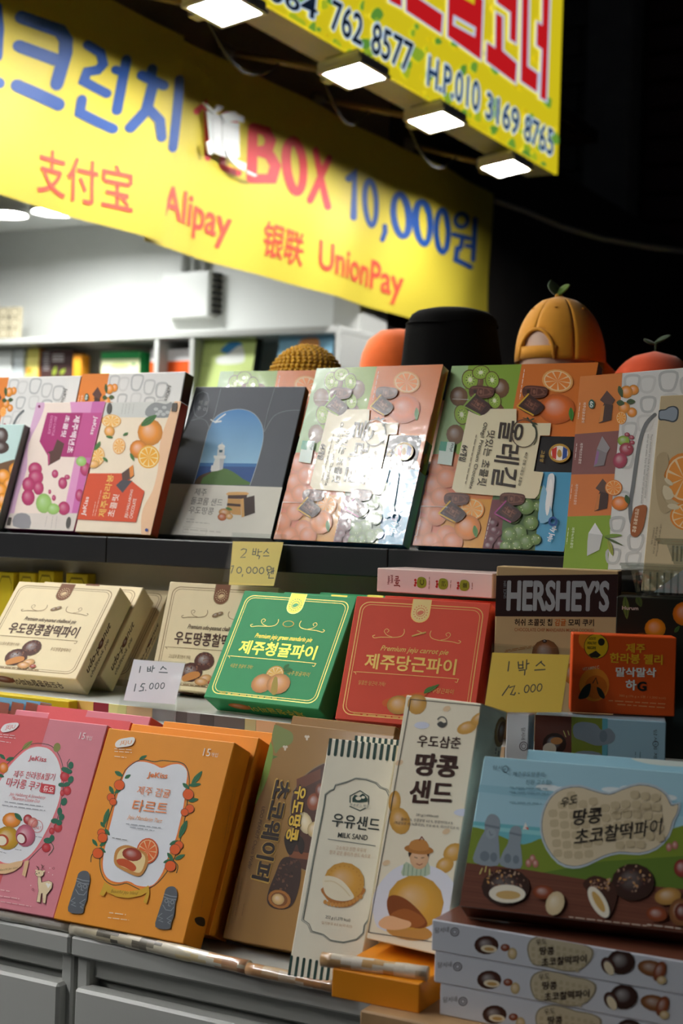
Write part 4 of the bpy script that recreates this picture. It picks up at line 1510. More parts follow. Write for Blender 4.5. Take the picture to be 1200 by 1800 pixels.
a.lines([(262, 270, 258, 300), (275, 285, 272, 312), (292, 288, 290, 312)], 9, '#5a4030')
a.done()

# wooden-board items: orange flat box with paper roll, stack of white boxes
b = Carton('orange_flat_box', 'small flat orange box lying at the end of the plywood board', 'box', (-0.8385, 1.521, 0.897, 2.0, 0, 0.110, 0.033, 0.15), {'front': '#e8911c'}, GLOSSY)
r_ = paper_roll('clear wrapped paper roll lying on the small flat orange box', edge(566, 1686, 0.936), edge(752, 1712, 0.936), 0.0085, ['#b08a5c', '#d8d2c4', '#e6e0d4', '#cfa46a', '#e2dccc', '#e6dfd0', '#c4b69c'], 5)

WST = {'front': '#cfd3dc', 'top': '#6e4030'}
stk = None
for k, (x, z) in enumerate(((-0.7205, 0.967), (-0.7165, 0.932), (-0.709, 0.897))):
    lab = ('top', 'middle', 'lowest')[k]
    bb = Carton('flat_pie_box', f'{lab} white flat pie box of the stack on the plywood board', 'box', (x, 1.534 + 0.001 * k, z, 1.0, 0, 0.30, 0.0348, 0.2), WST, GLOSSY, 'flat pie boxes in the stack')
    a = bb.art(crop=B4)
    a.dx, a.dy = (0, 9, 26)[k], (0, 111, 222)[k]
    a.part('emblem').text('담서네', 408, 146, 452, 143, 18, '#4c444c').ring(471, 142, 13, 13, 3, '#5c545c', n=14).ring(471, 142, 7, 7, 2.5, '#5c545c', n=10)
    a.part('picture').ball(572, 184, 39, 30, '#4a2c24').ellipse(580, 196, 26, 12, '#e8dcc0', 5).ellipse(581, 197, 16, 6, '#c9a060', 5)
    a.ball(632, 192, 15, 12, '#8a4426').ball(655, 211, 15, 19, '#d2bb8c')
    a.blob([(702, 200), (715, 165), (760, 152), (800, 160), (835, 172), (880, 180), (914, 200), (905, 236), (868, 266), (820, 268), (765, 254), (720, 246)], '#8f8672', 3)
    a.blob([(706, 200), (718, 168), (760, 156), (800, 164), (835, 176), (880, 184), (908, 202), (900, 234), (866, 262), (820, 264), (765, 250), (722, 242)], '#c7bb9e', 3)
    for i in range(9):
        for j in range(4):
            a.poly([(722 + i * 20 + (p - .5) * 11, 176 + j * 20 + i * 4 + (r - .5) * 12) for p, r in ((0, 0), (1, 0), (1, 1), (0, 1))], '#b9ac8c') if 0 < i + j < 11 else None
    a.ball(1002, 238, 45, 40, '#3a2420').ball(962, 250, 22, 30, '#4a2c24', -30).ellipse(964, 258, 13, 24, '#e3d5b6', -30)
    a.ball(1100, 258, 46, 26, '#8a5a36', 12).ball(1126, 268, 20, 34, '#8a4a2c', 20).ball(1132, 296, 16, 14, '#d2bb8c')
    a.part('lettering').text('우도', 730, 184, 765, 180, 18, '#3a2c28').text('땅콩', 742, 215, 788, 215, 26, '#3a2c28', 0.02).text('초코찰떡파이', 748, 252, 892, 240, 27, '#3a2c28', 0.02)
    a.done()

# blue peanut chocolate pie boxes
BLU = {'front': '#a3cddd', 'bottom': '#6e4030'}
q = (-0.687, 1.532, 1.022, 9.6, 31.3, 0.30, 0.179, 0.038)
b = Carton('chocolate_pie_box', 'front large blue chocolate pie box with a peanut shaped label', 'box', q, BLU, GLOSSY)
a = b.art(crop=B3)
a.part('landscape')
a.poly([(180, 455), (1400, 560), (1400, 640), (170, 490)], '#93c2d4')
for x, y, rx, ry in ((520, 470, 60, 16), (590, 480, 70, 14), (850, 482, 60, 14), (920, 478, 40, 18), (1130, 520, 40, 14)):
    a.ellipse(x, y, rx, ry, '#dfe9ec', 4)
a.poly([(100, 635), (700, 690), (700, 790), (100, 720)], '#6fbac6')
a.poly([(100, 655), (500, 690), (500, 712), (100, 672)], '#8fd0d4')
a.blob([(60, 690), (170, 672), (300, 720), (400, 756), (520, 722), (700, 780), (900, 740), (1100, 690), (1400, 650), (1400, 1050), (60, 900)], '#7b8f30', 3)
a.poly([(480, 900), (800, 840), (1400, 800), (1400, 1000), (600, 960)], '#5f7a2c')
a.poly([(60, 842), (400, 880), (700, 930), (1400, 1000), (1400, 1400), (40, 1150)], '#6e4030')
for k in range(9):
    a.stroke([(60, 880 + k * 26), (600, 940 + k * 28), (1400, 1030 + k * 32)], 3, ('#5f3628', '#7a4a38')[k % 2], round_=False)
a.part('statue_picture')
ST, SD = '#8d99a3', '#727e88'
a.blob([(205, 650), (222, 612), (246, 603), (275, 622), (282, 668), (274, 715), (278, 780), (270, 862), (152, 846), (163, 772), (190, 712), (205, 685)], ST, 3)
a.poly([(205, 652), (282, 668), (280, 680), (204, 664)], SD).ellipse(205, 815, 24, 26, SD).ellipse(250, 820, 18, 24, SD)
a.ellipse(236, 702, 26, 26, '#97a3ad').stroke([(228, 690), (236, 710), (245, 706)], 4, SD)
a.blob([(330, 690), (350, 664), (382, 668), (390, 705), (384, 755), (390, 800), (384, 876), (284, 860), (294, 800), (322, 748)], ST, 3)
a.poly([(330, 692), (390, 706), (388, 716), (328, 702)], SD).ellipse(320, 826, 18, 24, SD).ellipse(362, 832, 16, 22, SD)
a.poly([(395, 680), (410, 645), (425, 682)], '#e9e6e2').poly([(405, 668), (425, 672), (424, 684)], '#c9483c')
for x, y in ((425, 850), (445, 828), (460, 852), (1130, 770), (1160, 760)):
    a.ball(x, y, 16, 22, '#b87a6a')
a.part('peanut_label')
pn = [(600, 480), (680, 470), (750, 490), (830, 508), (900, 482), (980, 460), (1060, 474), (1112, 510), (1140, 562), (1175, 556), (1166, 602), (1146, 640), (1122, 712), (1062, 772), (980, 797), (880, 792), (800, 812), (720, 850), (650, 864), (580, 842), (522, 772), (495, 690), (502, 600), (540, 522)]
a.stroke(sm([(835 + (x - 835) * 1.012, 665 + (y - 665) * 1.03) for x, y in pn], True, 2), 16, '#b9c6d0', closed=True)
a.stroke(sm(pn, True, 2), 7, '#5c6670', closed=True).blob(pn, '#d6c7a8', 3)
for i in range(12):
    for j in range(7):
        x, y = 535 + i * 52 + j * 6, 500 + j * 50 - i * 4 + 18 * math.sin(i * 0.7)
        if ((x - 660) / 150) ** 2 + ((y - 668) / 165) ** 2 < 1 or ((x - 990) / 135) ** 2 + ((y - 628) / 145) ** 2 < 1 or (660 < x < 990 and 535 < y < 770):
            a.poly(sm([(x - 19, y - 15), (x + 19, y - 18), (x + 21, y + 16), (x - 17, y + 18)], True, 2), '#c2b291')
a.part('lettering')
IK = '#2a2420'
a.text('우도', 583, 574, 668, 552, 48, IK, 0.01)
a.text('땅콩', 642, 664, 788, 648, 82, IK, 0.015)
a.text('초코찰떡파이', 652, 764, 1088, 708, 84, IK, 0.01)
a.text('CHALLTTEOK with UDO PEANUT', 835, 606, 1062, 590, 22, '#a89878', 0.0)
a.text('제주우도땅콩의', 345, 416, 502, 418, 24, '#4a6a7a')
a.text('진한 고소함!', 410, 456, 538, 458, 24, '#4a6a7a')
a.lines([(330, 470, 520, 478), (328, 492, 525, 502), (330, 545, 490, 552)], 12, '#7fa6b6')
a.text('담서', 246, 384, 290, 384, 22, '#4a6070').ring(310, 380, 14, 16, 4, '#4a6070', n=14)
a.lines([(628, 1122, 1030, 1168)], 13, '#c9b4a4').lines([(1020, 1160, 1200, 1182)], 13, '#d8c8b8')
a.part('picture')
for x, y, rx, ry in ((312, 972, 122, 94), (950, 948, 108, 94)):
    a.ball(x, y, rx, ry, '#3a231e', hi=0.12, lo=0.3)
a.blob([(698, 955), (755, 915), (840, 945), (870, 1010), (850, 1090), (822, 1130), (780, 1090), (735, 1010)], '#46291f', 3)
rnd = random.Random(3)
for k in range(110):
    cx, cy, rx, ry = ((312, 935, 105, 55), (950, 930, 92, 70), (790, 960, 60, 40))[k % 3]
    t, rr = rnd.uniform(0, 6.28), rnd.random() ** .5
    a.ellipse(cx + rx * rr * math.cos(t), cy + ry * rr * math.sin(t), rnd.uniform(5, 11), rnd.uniform(3, 6), rnd.choice(['#8a6a58', '#a98670', '#6a4438', '#b89a80', '#d09a5a']), rnd.uniform(0, 180), 7)
a.ellipse(320, 1008, 92, 46, '#e9e2d0', 2).ellipse(325, 1014, 62, 22, '#cda96a', 2)
a.ellipse(778, 1050, 38, 88, '#e9e2d0', -30).ellipse(778, 1048, 18, 60, '#c9a25c', -30)
for x, y in ((195, 880), (215, 870), (232, 885)):
    a.stroke([(x, y), (x - 12 + (x - 195) * .3, y + 28)], 5, '#d9cc7a')
a.ball(500, 1000, 54, 36, '#8e4526', 5).ball(560, 1056, 46, 62, '#d7c29a', 20, lo=0.15)
a.ball(1125, 1020, 68, 44, '#b88a48', -8).ball(1070, 1110, 55, 38, '#8e4526', 8).ball(1190, 1100, 60, 70, '#8a5a34').ball(1195, 1100, 36, 45, '#6a2c1c')
a.ball(1195, 880, 40, 46, '#8f3a30')
a.done()
b = Carton('chocolate_pie_box', 'second large blue chocolate pie box just behind the front one', 'box', (-0.655, 1.585, 1.022, 9.6, 31.3, 0.29, 0.184, 0.036), BLU, GLOSSY)
a = b.art()
a.frac = True
a.part('flap_tear').blob([(.42, .005), (.55, .0), (.7, .004), (.66, .03), (.5, .035)], '#d8dcd4').done()

# upright boxes behind the blue one
b = Carton('upright_pie_box', 'blue pie box standing on end showing brown corner and statues', 'box', (-0.712, 1.803, 0.871, 18.5, 1.0, 0.163, 0.332, 0.05), {'front': '#a6c8d8', 'right': '#6e4030'}, GLOSSY)
a = b.art(crop=B3)
a.part('landscape').poly([(440, 70), (640, 90), (640, 1200), (420, 1200)], '#6a3a2e').poly([(640, 90), (795, 105), (790, 1200), (640, 1200)], '#7f8a34').poly([(795, 105), (822, 106), (818, 1200), (788, 1200)], '#6ab2c2')
a.blob([(650, 160), (690, 140), (760, 150), (790, 180), (830, 172), (858, 205), (850, 240), (810, 255), (760, 258), (700, 235), (655, 215)], '#8d97a2', 3)
a.ellipse(800, 212, 20, 30, '#7a8690').blob([(650, 300), (700, 285), (780, 295), (800, 340), (640, 340)], '#8d97a2', 2)
a.ball(555, 250, 60, 55, '#3a231e').ellipse(530, 275, 34, 30, '#e8dcc8').ellipse(565, 235, 30, 18, '#c98a52')
for p in ([(600, 185), (612, 215)], [(622, 185), (628, 205)]):
    a.stroke(p, 4, '#d9cc7a')
a.part('lettering').quadtext('담서네 제주', [(1070, 180), (1070, 360), (1052, 360), (1052, 180)], '#5c6068', 0).ring(1062, 250, 14, 14, 3, '#5c6068', n=14)
a.lines([(962, 290, 960, 340), (985, 290, 983, 350)], 10, '#7a98a8')
a.done()
b = Carton('upright_pie_box', 'narrow white box end between the peanut carton and blue box', 'box', (-0.751, 1.798, 0.871, 0, 1.0, 0.031, 0.332, 0.02), '#c9ced4', GLOSSY)
a = b.art(crop=B3)
a.part('emblem').quadtext('담서네', [(410, 170), (408, 230), (388, 230), (388, 170)], '#5c5a62', 0).ring(400, 262, 20, 22, 4, '#5c5a62', n=14).ring(400, 262, 11, 12, 3, '#5c5a62', n=12)
a.done()

# jelly box
b = Carton('jelly_box', 'orange red jelly box with a mandarin drawing on blue box', 'box', (-0.684, 1.854, 1.2045, 22.7, 1.5, 0.132, 0.101, 0.058), {'front': '#e4571c'}, CARTON)
a = b.art(crop=M4)
a.part('picture').ellipse(640, 480, 52, 60, '#f08c28').ellipse(680, 745, 88, 98, '#f08c2a').ellipse(690, 760, 66, 70, '#e0701e')
a.blob([(660, 740), (625, 752), (598, 790), (588, 828), (630, 824), (652, 800)], '#2a2a22', 3).blob([(694, 760), (722, 772), (742, 810), (735, 828), (708, 808)], '#2a2a22', 3)
a.stroke([(672, 735), (690, 705), (700, 740)], 6, '#3a3020')
a.ellipse(692, 520, 72, 74, '#2f2a1c').ellipse(692, 520, 69, 71, '#e8b81c')
a.ellipse(722, 495, 20, 22, '#2f2a1c').poly([(645, 570), (690, 545), (720, 572), (700, 588), (665, 586)], '#2f2a1c')
a.text('GOOD', 648, 482, 690, 482, 16, '#3a3018', 0.02).text('HEALTHY', 640, 508, 694, 510, 16, '#3a3018', 0.02).text('RECIPE', 640, 536, 690, 538, 16, '#3a3018', 0.02)
a.part('lettering').text('제주', 864, 558, 978, 560, 56, '#f0b428', 0.03)
a.text('한라봉 젤리', 770, 617, 1080, 630, 60, '#f0b428', 0.035)
a.text('말삭말삭', 805, 698, 1042, 702, 56, '#f2efe6', 0.035)
a.text('하', 862, 777, 926, 779, 62, '#f2efe6', 0.035).text('G', 930, 782, 986, 783, 56, '#20201c', 0.05)
a.quadtext('VITAMIN C', [(610, 646), (708, 632), (710, 650), (612, 664)], '#e8c8a0', 0.01)
a.part('small_print').text('380 g (76 g x 5봉 / 1,200 kcal)', 826, 818, 1098, 834, 18, '#f0a068').lines([(765, 838, 1098, 858), (815, 860, 1098, 880)], 14, '#f0a068')
a.done()

# ------------------------------------------------------------------ middle row: pie boxes
G_P = 'square pie boxes on the middle step'


def pie_art(bx, base, line, seal, seal_in, en, ko, kind, ko_col, metal=True, sub=None):
    a = bx.art()
    a.frac = True
    mt = FOIL if metal else bx.mat

    def rr(i, r):
        pts = []
        for cx, cy, a0 in ((1 - i - r, i + r, -90), (1 - i - r, 1 - i - r, 0), (i + r, 1 - i - r, 90), (i + r, i + r, 180)):
            pts += ell(cx, cy, r, r, 0, 5, a0, a0 + 90)
        return pts
    a.part('border_line', mt).stroke(rr(0.045, 0.07), 0.0065, line, closed=True).stroke(rr(0.065, 0.06), 0.004, line, closed=True)
    a.part('seal', mt).poly([(.43, .0), (.57, .0), (.57, .12)] + ell(.5, .12, .07, .07, 0, 10, 0, 180) + [(.43, .12)], line)
    a.poly([(.436, .0), (.564, .0), (.564, .12)] + ell(.5, .12, .062, .062, 0, 10, 0, 180) + [(.436, .12)], seal)
    a.ring(.5, .105, .032, .034, .005, seal_in, n=16).blob([(.475, .11), (.5, .09), (.525, .1), (.515, .12), (.49, .13)], seal_in, 2)
    for k in range(16):
        t = 2 * math.pi * k / 16
        a.ellipse(.5 + .049 * math.cos(t), .105 + .053 * math.sin(t), .005, .005, seal_in, n=6)
    a.part('ornament', mt)
    for sg_ in (-1, 1):
        f = lambda x, y: (.5 + sg_ * (x - .5), y)
        a.stroke([f(.60, .25), f(.595, .275), f(.61, .305), f(.66, .32), f(.76, .325), f(.81, .335), f(.825, .32), f(.81, .312)], .005, line, smooth=3)
        a.stroke([f(.68, .318), f(.72, .305), f(.745, .275), f(.73, .255), f(.71, .268), f(.722, .285)], .004, line, smooth=3)
    a.stroke([(.10, .635), (.095, .622), (.11, .615), (.5, .612), (.82, .612), (.845, .62), (.842, .64), (.828, .636)], .0045, line, smooth=3)
    a.part('lettering', mt)
    a.text(en, .25, .445, .75, .445, .055, ko_col, 0.008, 0.35)
    a.text(ko, .15, .585, .82, .585, .125, ko_col, 0.022)
    a.part('small_print')
    l, r = sub or ('달콤한 당근이 가득!', ko)
    a.text(l, .13, .715, .33, .715, .035, line, 0.0, 0.1)
    a.text(r, .64, .735, .83, .735, .04, line, 0.0, 0.1)
    a.text('14개입', .13, .955, .18, .955, .022, ko_col, 0.01)
    a.lines([(.2, .946, .63, .946)], .016, line)
    a.part('picture')
    if kind == 'carrot':
        a.stroke([(.47, .3), (.53, .275), (.56, .265)], .012, line).stroke([(.50, .255), (.55, .275)], .006, line)
        a.blob([(.33, .83), (.4, .79), (.52, .755), (.63, .735), (.635, .76), (.55, .81), (.42, .86), (.35, .87)], '#d9642a', 3)
        for dx in (-.02, 0.01, .04):
            a.leaf(.62, .745, .68 + dx, .68 - dx * .4, .03, '#4c7a34')
        a.ball(.45, .85, .085, .075, '#d9a250', 0).ball(.58, .83, .09, .075, '#d79a48', 0).poly([(.55, .78), (.6, .83), (.59, .88), (.555, .84)], '#e2652c')
    elif kind == 'mandarin':
        a.ellipse(.5, .285, .05, .03, line).ellipse(.5, .285, .042, .024, base)
        a.slice(.54, .74, .075, .075, 0, '#cf9a3c', '#e2b85a', '#f0dca8')
        a.leaf(.60, .70, .68, .69, .05, '#2f7a3c').leaf(.60, .69, .63, .64, .04, '#2f7a3c')
        a.ball(.46, .83, .09, .085, '#d89c5c', 0).ball(.6, .82, .10, .09, '#dca060', 10).blob([(.545, .77), (.575, .77), (.615, .89), (.59, .92), (.555, .88)], '#a8963c', 2)
    else:
        a.ball(.485, .29, .035, .02, line, -25).ball(.52, .275, .03, .018, line, -25)
        a.ball(.46, .72, .09, .085, '#5a3024', 0).ball(.36, .83, .105, .09, '#5a3024', 0)
        rnd = random.Random(2)
        for k in range(40):
            cx, cy = ((.46, .71), (.36, .82))[k % 2]
            a.ellipse(cx + rnd.uniform(-.06, .06), cy + rnd.uniform(-.06, .05), .008, .005, rnd.choice(['#7a4a34', '#3a1c14', '#8a5a40']), rnd.uniform(0, 90), 6)
        a.blob([(.29, .88), (.36, .83), (.43, .82), (.45, .86), (.38, .9), (.31, .92)], '#c98442', 2)
        a.ball(.5, .88, .06, .04, '#d8a468', -20).ball(.47, .91, .06, .035, '#d39c60', 0).ball(.56, .91, .03, .02, '#a8442c')
    a.done()
    a = bx.art('bottom')
    a.frac = True
    a.part('end_lettering', mt).quadtext(ko, [(.82, .72), (.36, .72), (.36, .3), (.82, .3)], ko_col, 0.022)
    a.part('end_picture').ball(.27, .45, .1, .22, '#8a4a2c' if kind == 'peanut' else '#d08a4a')
    a.done()
    a = bx.art('right')
    a.frac = True
    if kind == 'peanut':
        a.part('side_lettering').quadtext('udo-peanut', [(.25, .86), (.25, .36), (.55, .36), (.55, .86)][::-1] if False else [(.22, .86), (.22, .34), (.55, .34), (.55, .86)], ko_col, 0.02, 0.3)
        a.quadtext('challteok pie', [(.58, .86), (.58, .46), (.78, .46), (.78, .86)], ko_col, 0.01, 0.3)
        a.part('side_picture').ball(.4, .56, .12, .05, '#6a3424')
    a.done()


CRM = {'front': '#ead9b0'}
GRN = {'front': '#2f9e62'}
REDB = {'front': '#dd4f38'}
PEN, PKO = 'Premium udo-peanut challteok pie', '우도땅콩찰떡파이'
cr1 = Carton('peanut_pie_box', 'front cream peanut pie box leaning at the stand end', 'box', (-1.775, 1.931, 1.1695, 3.0, 39.5, 0.214, 0.189, 0.046), CRM, CARTON, G_P)
pie_art(cr1, '#ead9b0', '#8a6a44', '#7a4a2c', '#d9b98a', PEN, PKO, 'peanut', '#4a2a1c', False, ('고소함과 쫄깃함이 가득!', '우도땅콩찰떡파이'))
cr2 = Carton('peanut_pie_box', 'second cream peanut pie box leaning behind the first', 'box', (-1.768, 1.9925, 1.1695, 3.0, 39.5, 0.21, 0.187, 0.046), CRM, CARTON, G_P)
pie_art(cr2, '#ead9b0', '#8a6a44', '#7a4a2c', '#d9b98a', PEN, PKO, 'peanut', '#4a2a1c', False, ('고소함과 쫄깃함이 가득!', '우도땅콩찰떡파이'))
cr3 = Carton('peanut_pie_box', 'third cream peanut pie box at the back of its row', 'box', (-1.757, 2.054, 1.160, 3.0, 39.5, 0.21, 0.190, 0.024), CRM, CARTON, G_P)
pie_art(cr3, '#ead9b0', '#8a6a44', '#7a4a2c', '#d9b98a', PEN, PKO, 'peanut', '#4a2a1c', False, ('고소함과 쫄깃함이 가득!', '우도땅콩찰떡파이'))
cr4 = Carton('peanut_pie_box', 'upright cream peanut pie box beside the green pie box', 'box', (-1.495, 2.05, 1.153, 3.1, 18.0, 0.210, 0.183, 0.044), CRM, CARTON, G_P)
pie_art(cr4, '#ead9b0', '#8a6a44', '#7a4a2c', '#d9b98a', PEN, PKO, 'peanut', '#4a2a1c', False, ('고소함과 쫄깃함이 가득!', '우도땅콩찰떡파이'))
gr1 = Carton('mandarin_pie_box', 'front green mandarin pie box with gold lettering', 'box', (-1.303, 1.929, 1.164, -2.1, 32.2, 0.208, 0.190, 0.045), GRN, CARTON, G_P)
pie_art(gr1, '#2f9e62', '#d8cf62', '#b9b02c', '#2a7a44', 'Premium jeju green mandarin pie', '제주청귤파이', 'mandarin', '#d6cc3c', True, ('새콤한 청귤이 가득!', '제주청귤파이'))
for k, lab in enumerate(('second green mandarin pie box showing only its top edge', 'third green mandarin pie box furthest back with gold tab')):
    g = Carton('mandarin_pie_box', lab, 'box', (-1.262 + 0.035 * k, 1.984 + 0.055 * k, 1.164, -2.1, 32.2, 0.208, 0.188, 0.045), GRN, CARTON, G_P)
    a = g.art()
    a.frac = True
    a.part('seal', FOIL).poly([(.43, .0), (.57, .0), (.57, .12)] + ell(.5, .12, .07, .07, 0, 10, 0, 180) + [(.43, .12)], '#b9b02c')
    a.part('border_line', FOIL).stroke([(.06, .3), (.06, .06), (.94, .06), (.94, .3)], .006, '#d8cf62')
    a.done()
    a = g.art('top')
    a.frac = True
    a.part('top_seal', FOIL).poly([(.43, 0), (.57, 0), (.57, 1), (.43, 1)], '#b9b02c').done()
rd1 = Carton('carrot_pie_box', 'red carrot pie box with gold lettering', 'box', (-1.057, 1.902, 1.156, 6.0, 21.3, 0.207, 0.187, 0.045), REDB, CARTON, G_P)
pie_art(rd1, '#dd4f38', '#e2b462', '#d2b878', '#c86a4c', 'Premium jeju carrot pie', '제주당근파이', 'carrot', '#d8ae54', True)
Carton('carrot_pie_box', 'second red carrot pie box hidden behind under the pink white box', 'box', (-1.040, 1.960, 1.156, 6.0, 21.3, 0.178, 0.187, 0.045), REDB, CARTON, G_P)

# yellow pie boxes at the far end
YEL = {'front': '#d6bc24'}
for k in range(5):
    p = hit((-8, 27, 64, 98, 154)[k], (1009, 1006, 1007, 1004, 1009)[k], 1, 2.197)
    w = 0.042 if k < 4 else 0.05
    bb = Carton('yellow_pie_box', 'yellow pie box standing on edge behind the cream ones', 'box', (p.x - w, 2.197, Z2, -7 if k < 4 else 0, 0, w, p.z - Z2, 0.025), YEL, CARTON, 'yellow pie boxes at the stand end')
    a = bb.art()
    a.frac = True
    a.part('border_line').stroke([(.1, .9), (.1, .12), (.25, .05), (.75, .05), (.9, .12), (.9, .9)], .02, '#8a7414').done()
p = hit(118, 1221, 1, 1.89)
Carton('yellow_flat_box', 'flat yellow box lying on the step edge under cream pie box', 'box', (p.x - 0.25, 1.8955, 1.1222, 0, 0, 0.25, 0.0178, 0.022), {'front': '#d6bc24'}, CARTON)

# pink and white long box lying above the red pies
b = Carton('long_pink_box', 'long pale pink box with red lettering lying above the red pie box', 'box', (-1.067, 2.038, 1.3345, -2.0, 0, 0.193, 0.036, 0.09), {'front': '#ecd2cc'}, GLOSSY)
a = b.art(crop=M3)
a.part('lettering').quadtext('Jeju', [(414, 192), (462, 186), (470, 138), (418, 196)] if False else [(420, 195), (420, 122), (462, 122), (462, 195)], '#8a3026', 0.03)
a.quadtext('Happy', [(376, 176), (376, 120), (396, 120), (396, 176)], '#8a3026', 0.02).quadtext('Island', [(398, 168), (398, 116), (414, 116), (414, 168)], '#8a3026', 0.02)
a.part('picture')
for x, y, s in ((600, 165, 'C'), (742, 174, '곤약'), (882, 184, '童')):
    for dx, dy in ((-38, -16), (-36, 2), (-40, 18)):
        a.ellipse(x + dx, y + dy, 8, 9, '#b8342c', n=10)
    a.blob([(x - 26, y - 14), (x - 16, y - 34), (x + 12, y - 36), (x + 32, y - 20), (x + 33, y + 18), (x + 12, y + 36), (x - 18, y + 32), (x - 28, y + 12)], '#8f9a2c', 3)
    a.quadtext(s, [(x - 8, y + 18), (x - 8, y - 18), (x + 20, y - 18), (x + 20, y + 18)], '#4a4a1c', 0.02)
a.lines([(655, 128, 652, 208), (797, 150, 792, 208), (937, 165, 935, 210)], 9, '#a06a5c')
a.done()

# chocolate chip cookie box
b = Carton('mochi_cookie_box', 'tan and dark brown cookie box with large grey letters', 'box', (-0.8475, 1.982, Z2, 12.8, 0.2, 0.170, 0.2435, 0.05), {'front': '#cfb283', 'right': '#33201f'}, CARTON)
a = b.art(crop=M4)
a.part('brown_band').poly([(60, 106), (850, 98), (830, 349), (60, 344)], '#33201f')
a.part('lettering').text('HERSHEY’S', 165, 314, 766, 318, 182, '#b0b6ba', 0.045, 0, 1.0)
a.quadtext('SINCE 1894', [(149, 240), (149, 137), (165, 136), (165, 240)], '#8a9096')
a.text('허쉬 초콜릿 칩', 213, 400, 433, 401, 42, '#2a1a14', 0.02)
a.text('감귤', 448, 401, 514, 401, 42, '#d0702c', 0.02)
a.text('모찌 쿠키', 527, 402, 678, 403, 42, '#2a1a14', 0.02)
a.text('CHOCOLATE CHIP MANDARIN MOCHI COOKIES', 213, 432, 678, 437, 20, '#b8744a', 0.01)
a.part('picture').lines([(155, 555, 350, 520), (160, 545, 330, 515)], 12, '#b8824c').ball(395, 560, 80, 80, '#8a5a34').ball(390, 490, 14, 10, '#3a2420').ball(330, 640, 60, 50, '#7a4a2c')
a.ball(540, 680, 40, 60, '#c9843c')
a.done()

# dark tangerine box
b = Carton('dark_mandarin_box', 'dark green black box printed with mandarins behind the jelly box', 'box', (-0.661, 1.955, Z2, 14.4, 0.5, 0.163, 0.2115, 0.085), {'front': '#24261f'}, GLOSSY)
a = b.art(crop=M4)
a.part('picture').leaf(860, 225, 872, 362, 40, '#5f7a3a').leaf(930, 225, 955, 290, 40, '#4a5f30')
a.ball(1037, 416, 62, 60, '#ec9a20').ball(1205, 330, 66, 70, '#e8841c').ball(955, 470, 50, 30, '#7a4a24').ball(870, 480, 40, 25, '#d0742a')
a.leaf(1150, 440, 1180, 400, 24, '#4a6a34')
a.part('lettering').text('Hurum', 843, 306, 938, 309, 22, '#d8d8d0', 0.02)
a.done()

# ------------------------------------------------------------------ upper row
G_U = 'chocolate boxes along the black ledge'
qI = (-0.785, 2.078, 1.378, -4.8, 14.9, 0.25, 0.30, 0.03, 3.4)
JK = {'front': '#dcdbd8', 'right': '#5a3226', 'left': '#dd8030'}
big = Carton('assorted_chocolate_box', 'large white assorted chocolate box with coloured squares at stand end', 'box', qI, JK, CARTON, G_U)


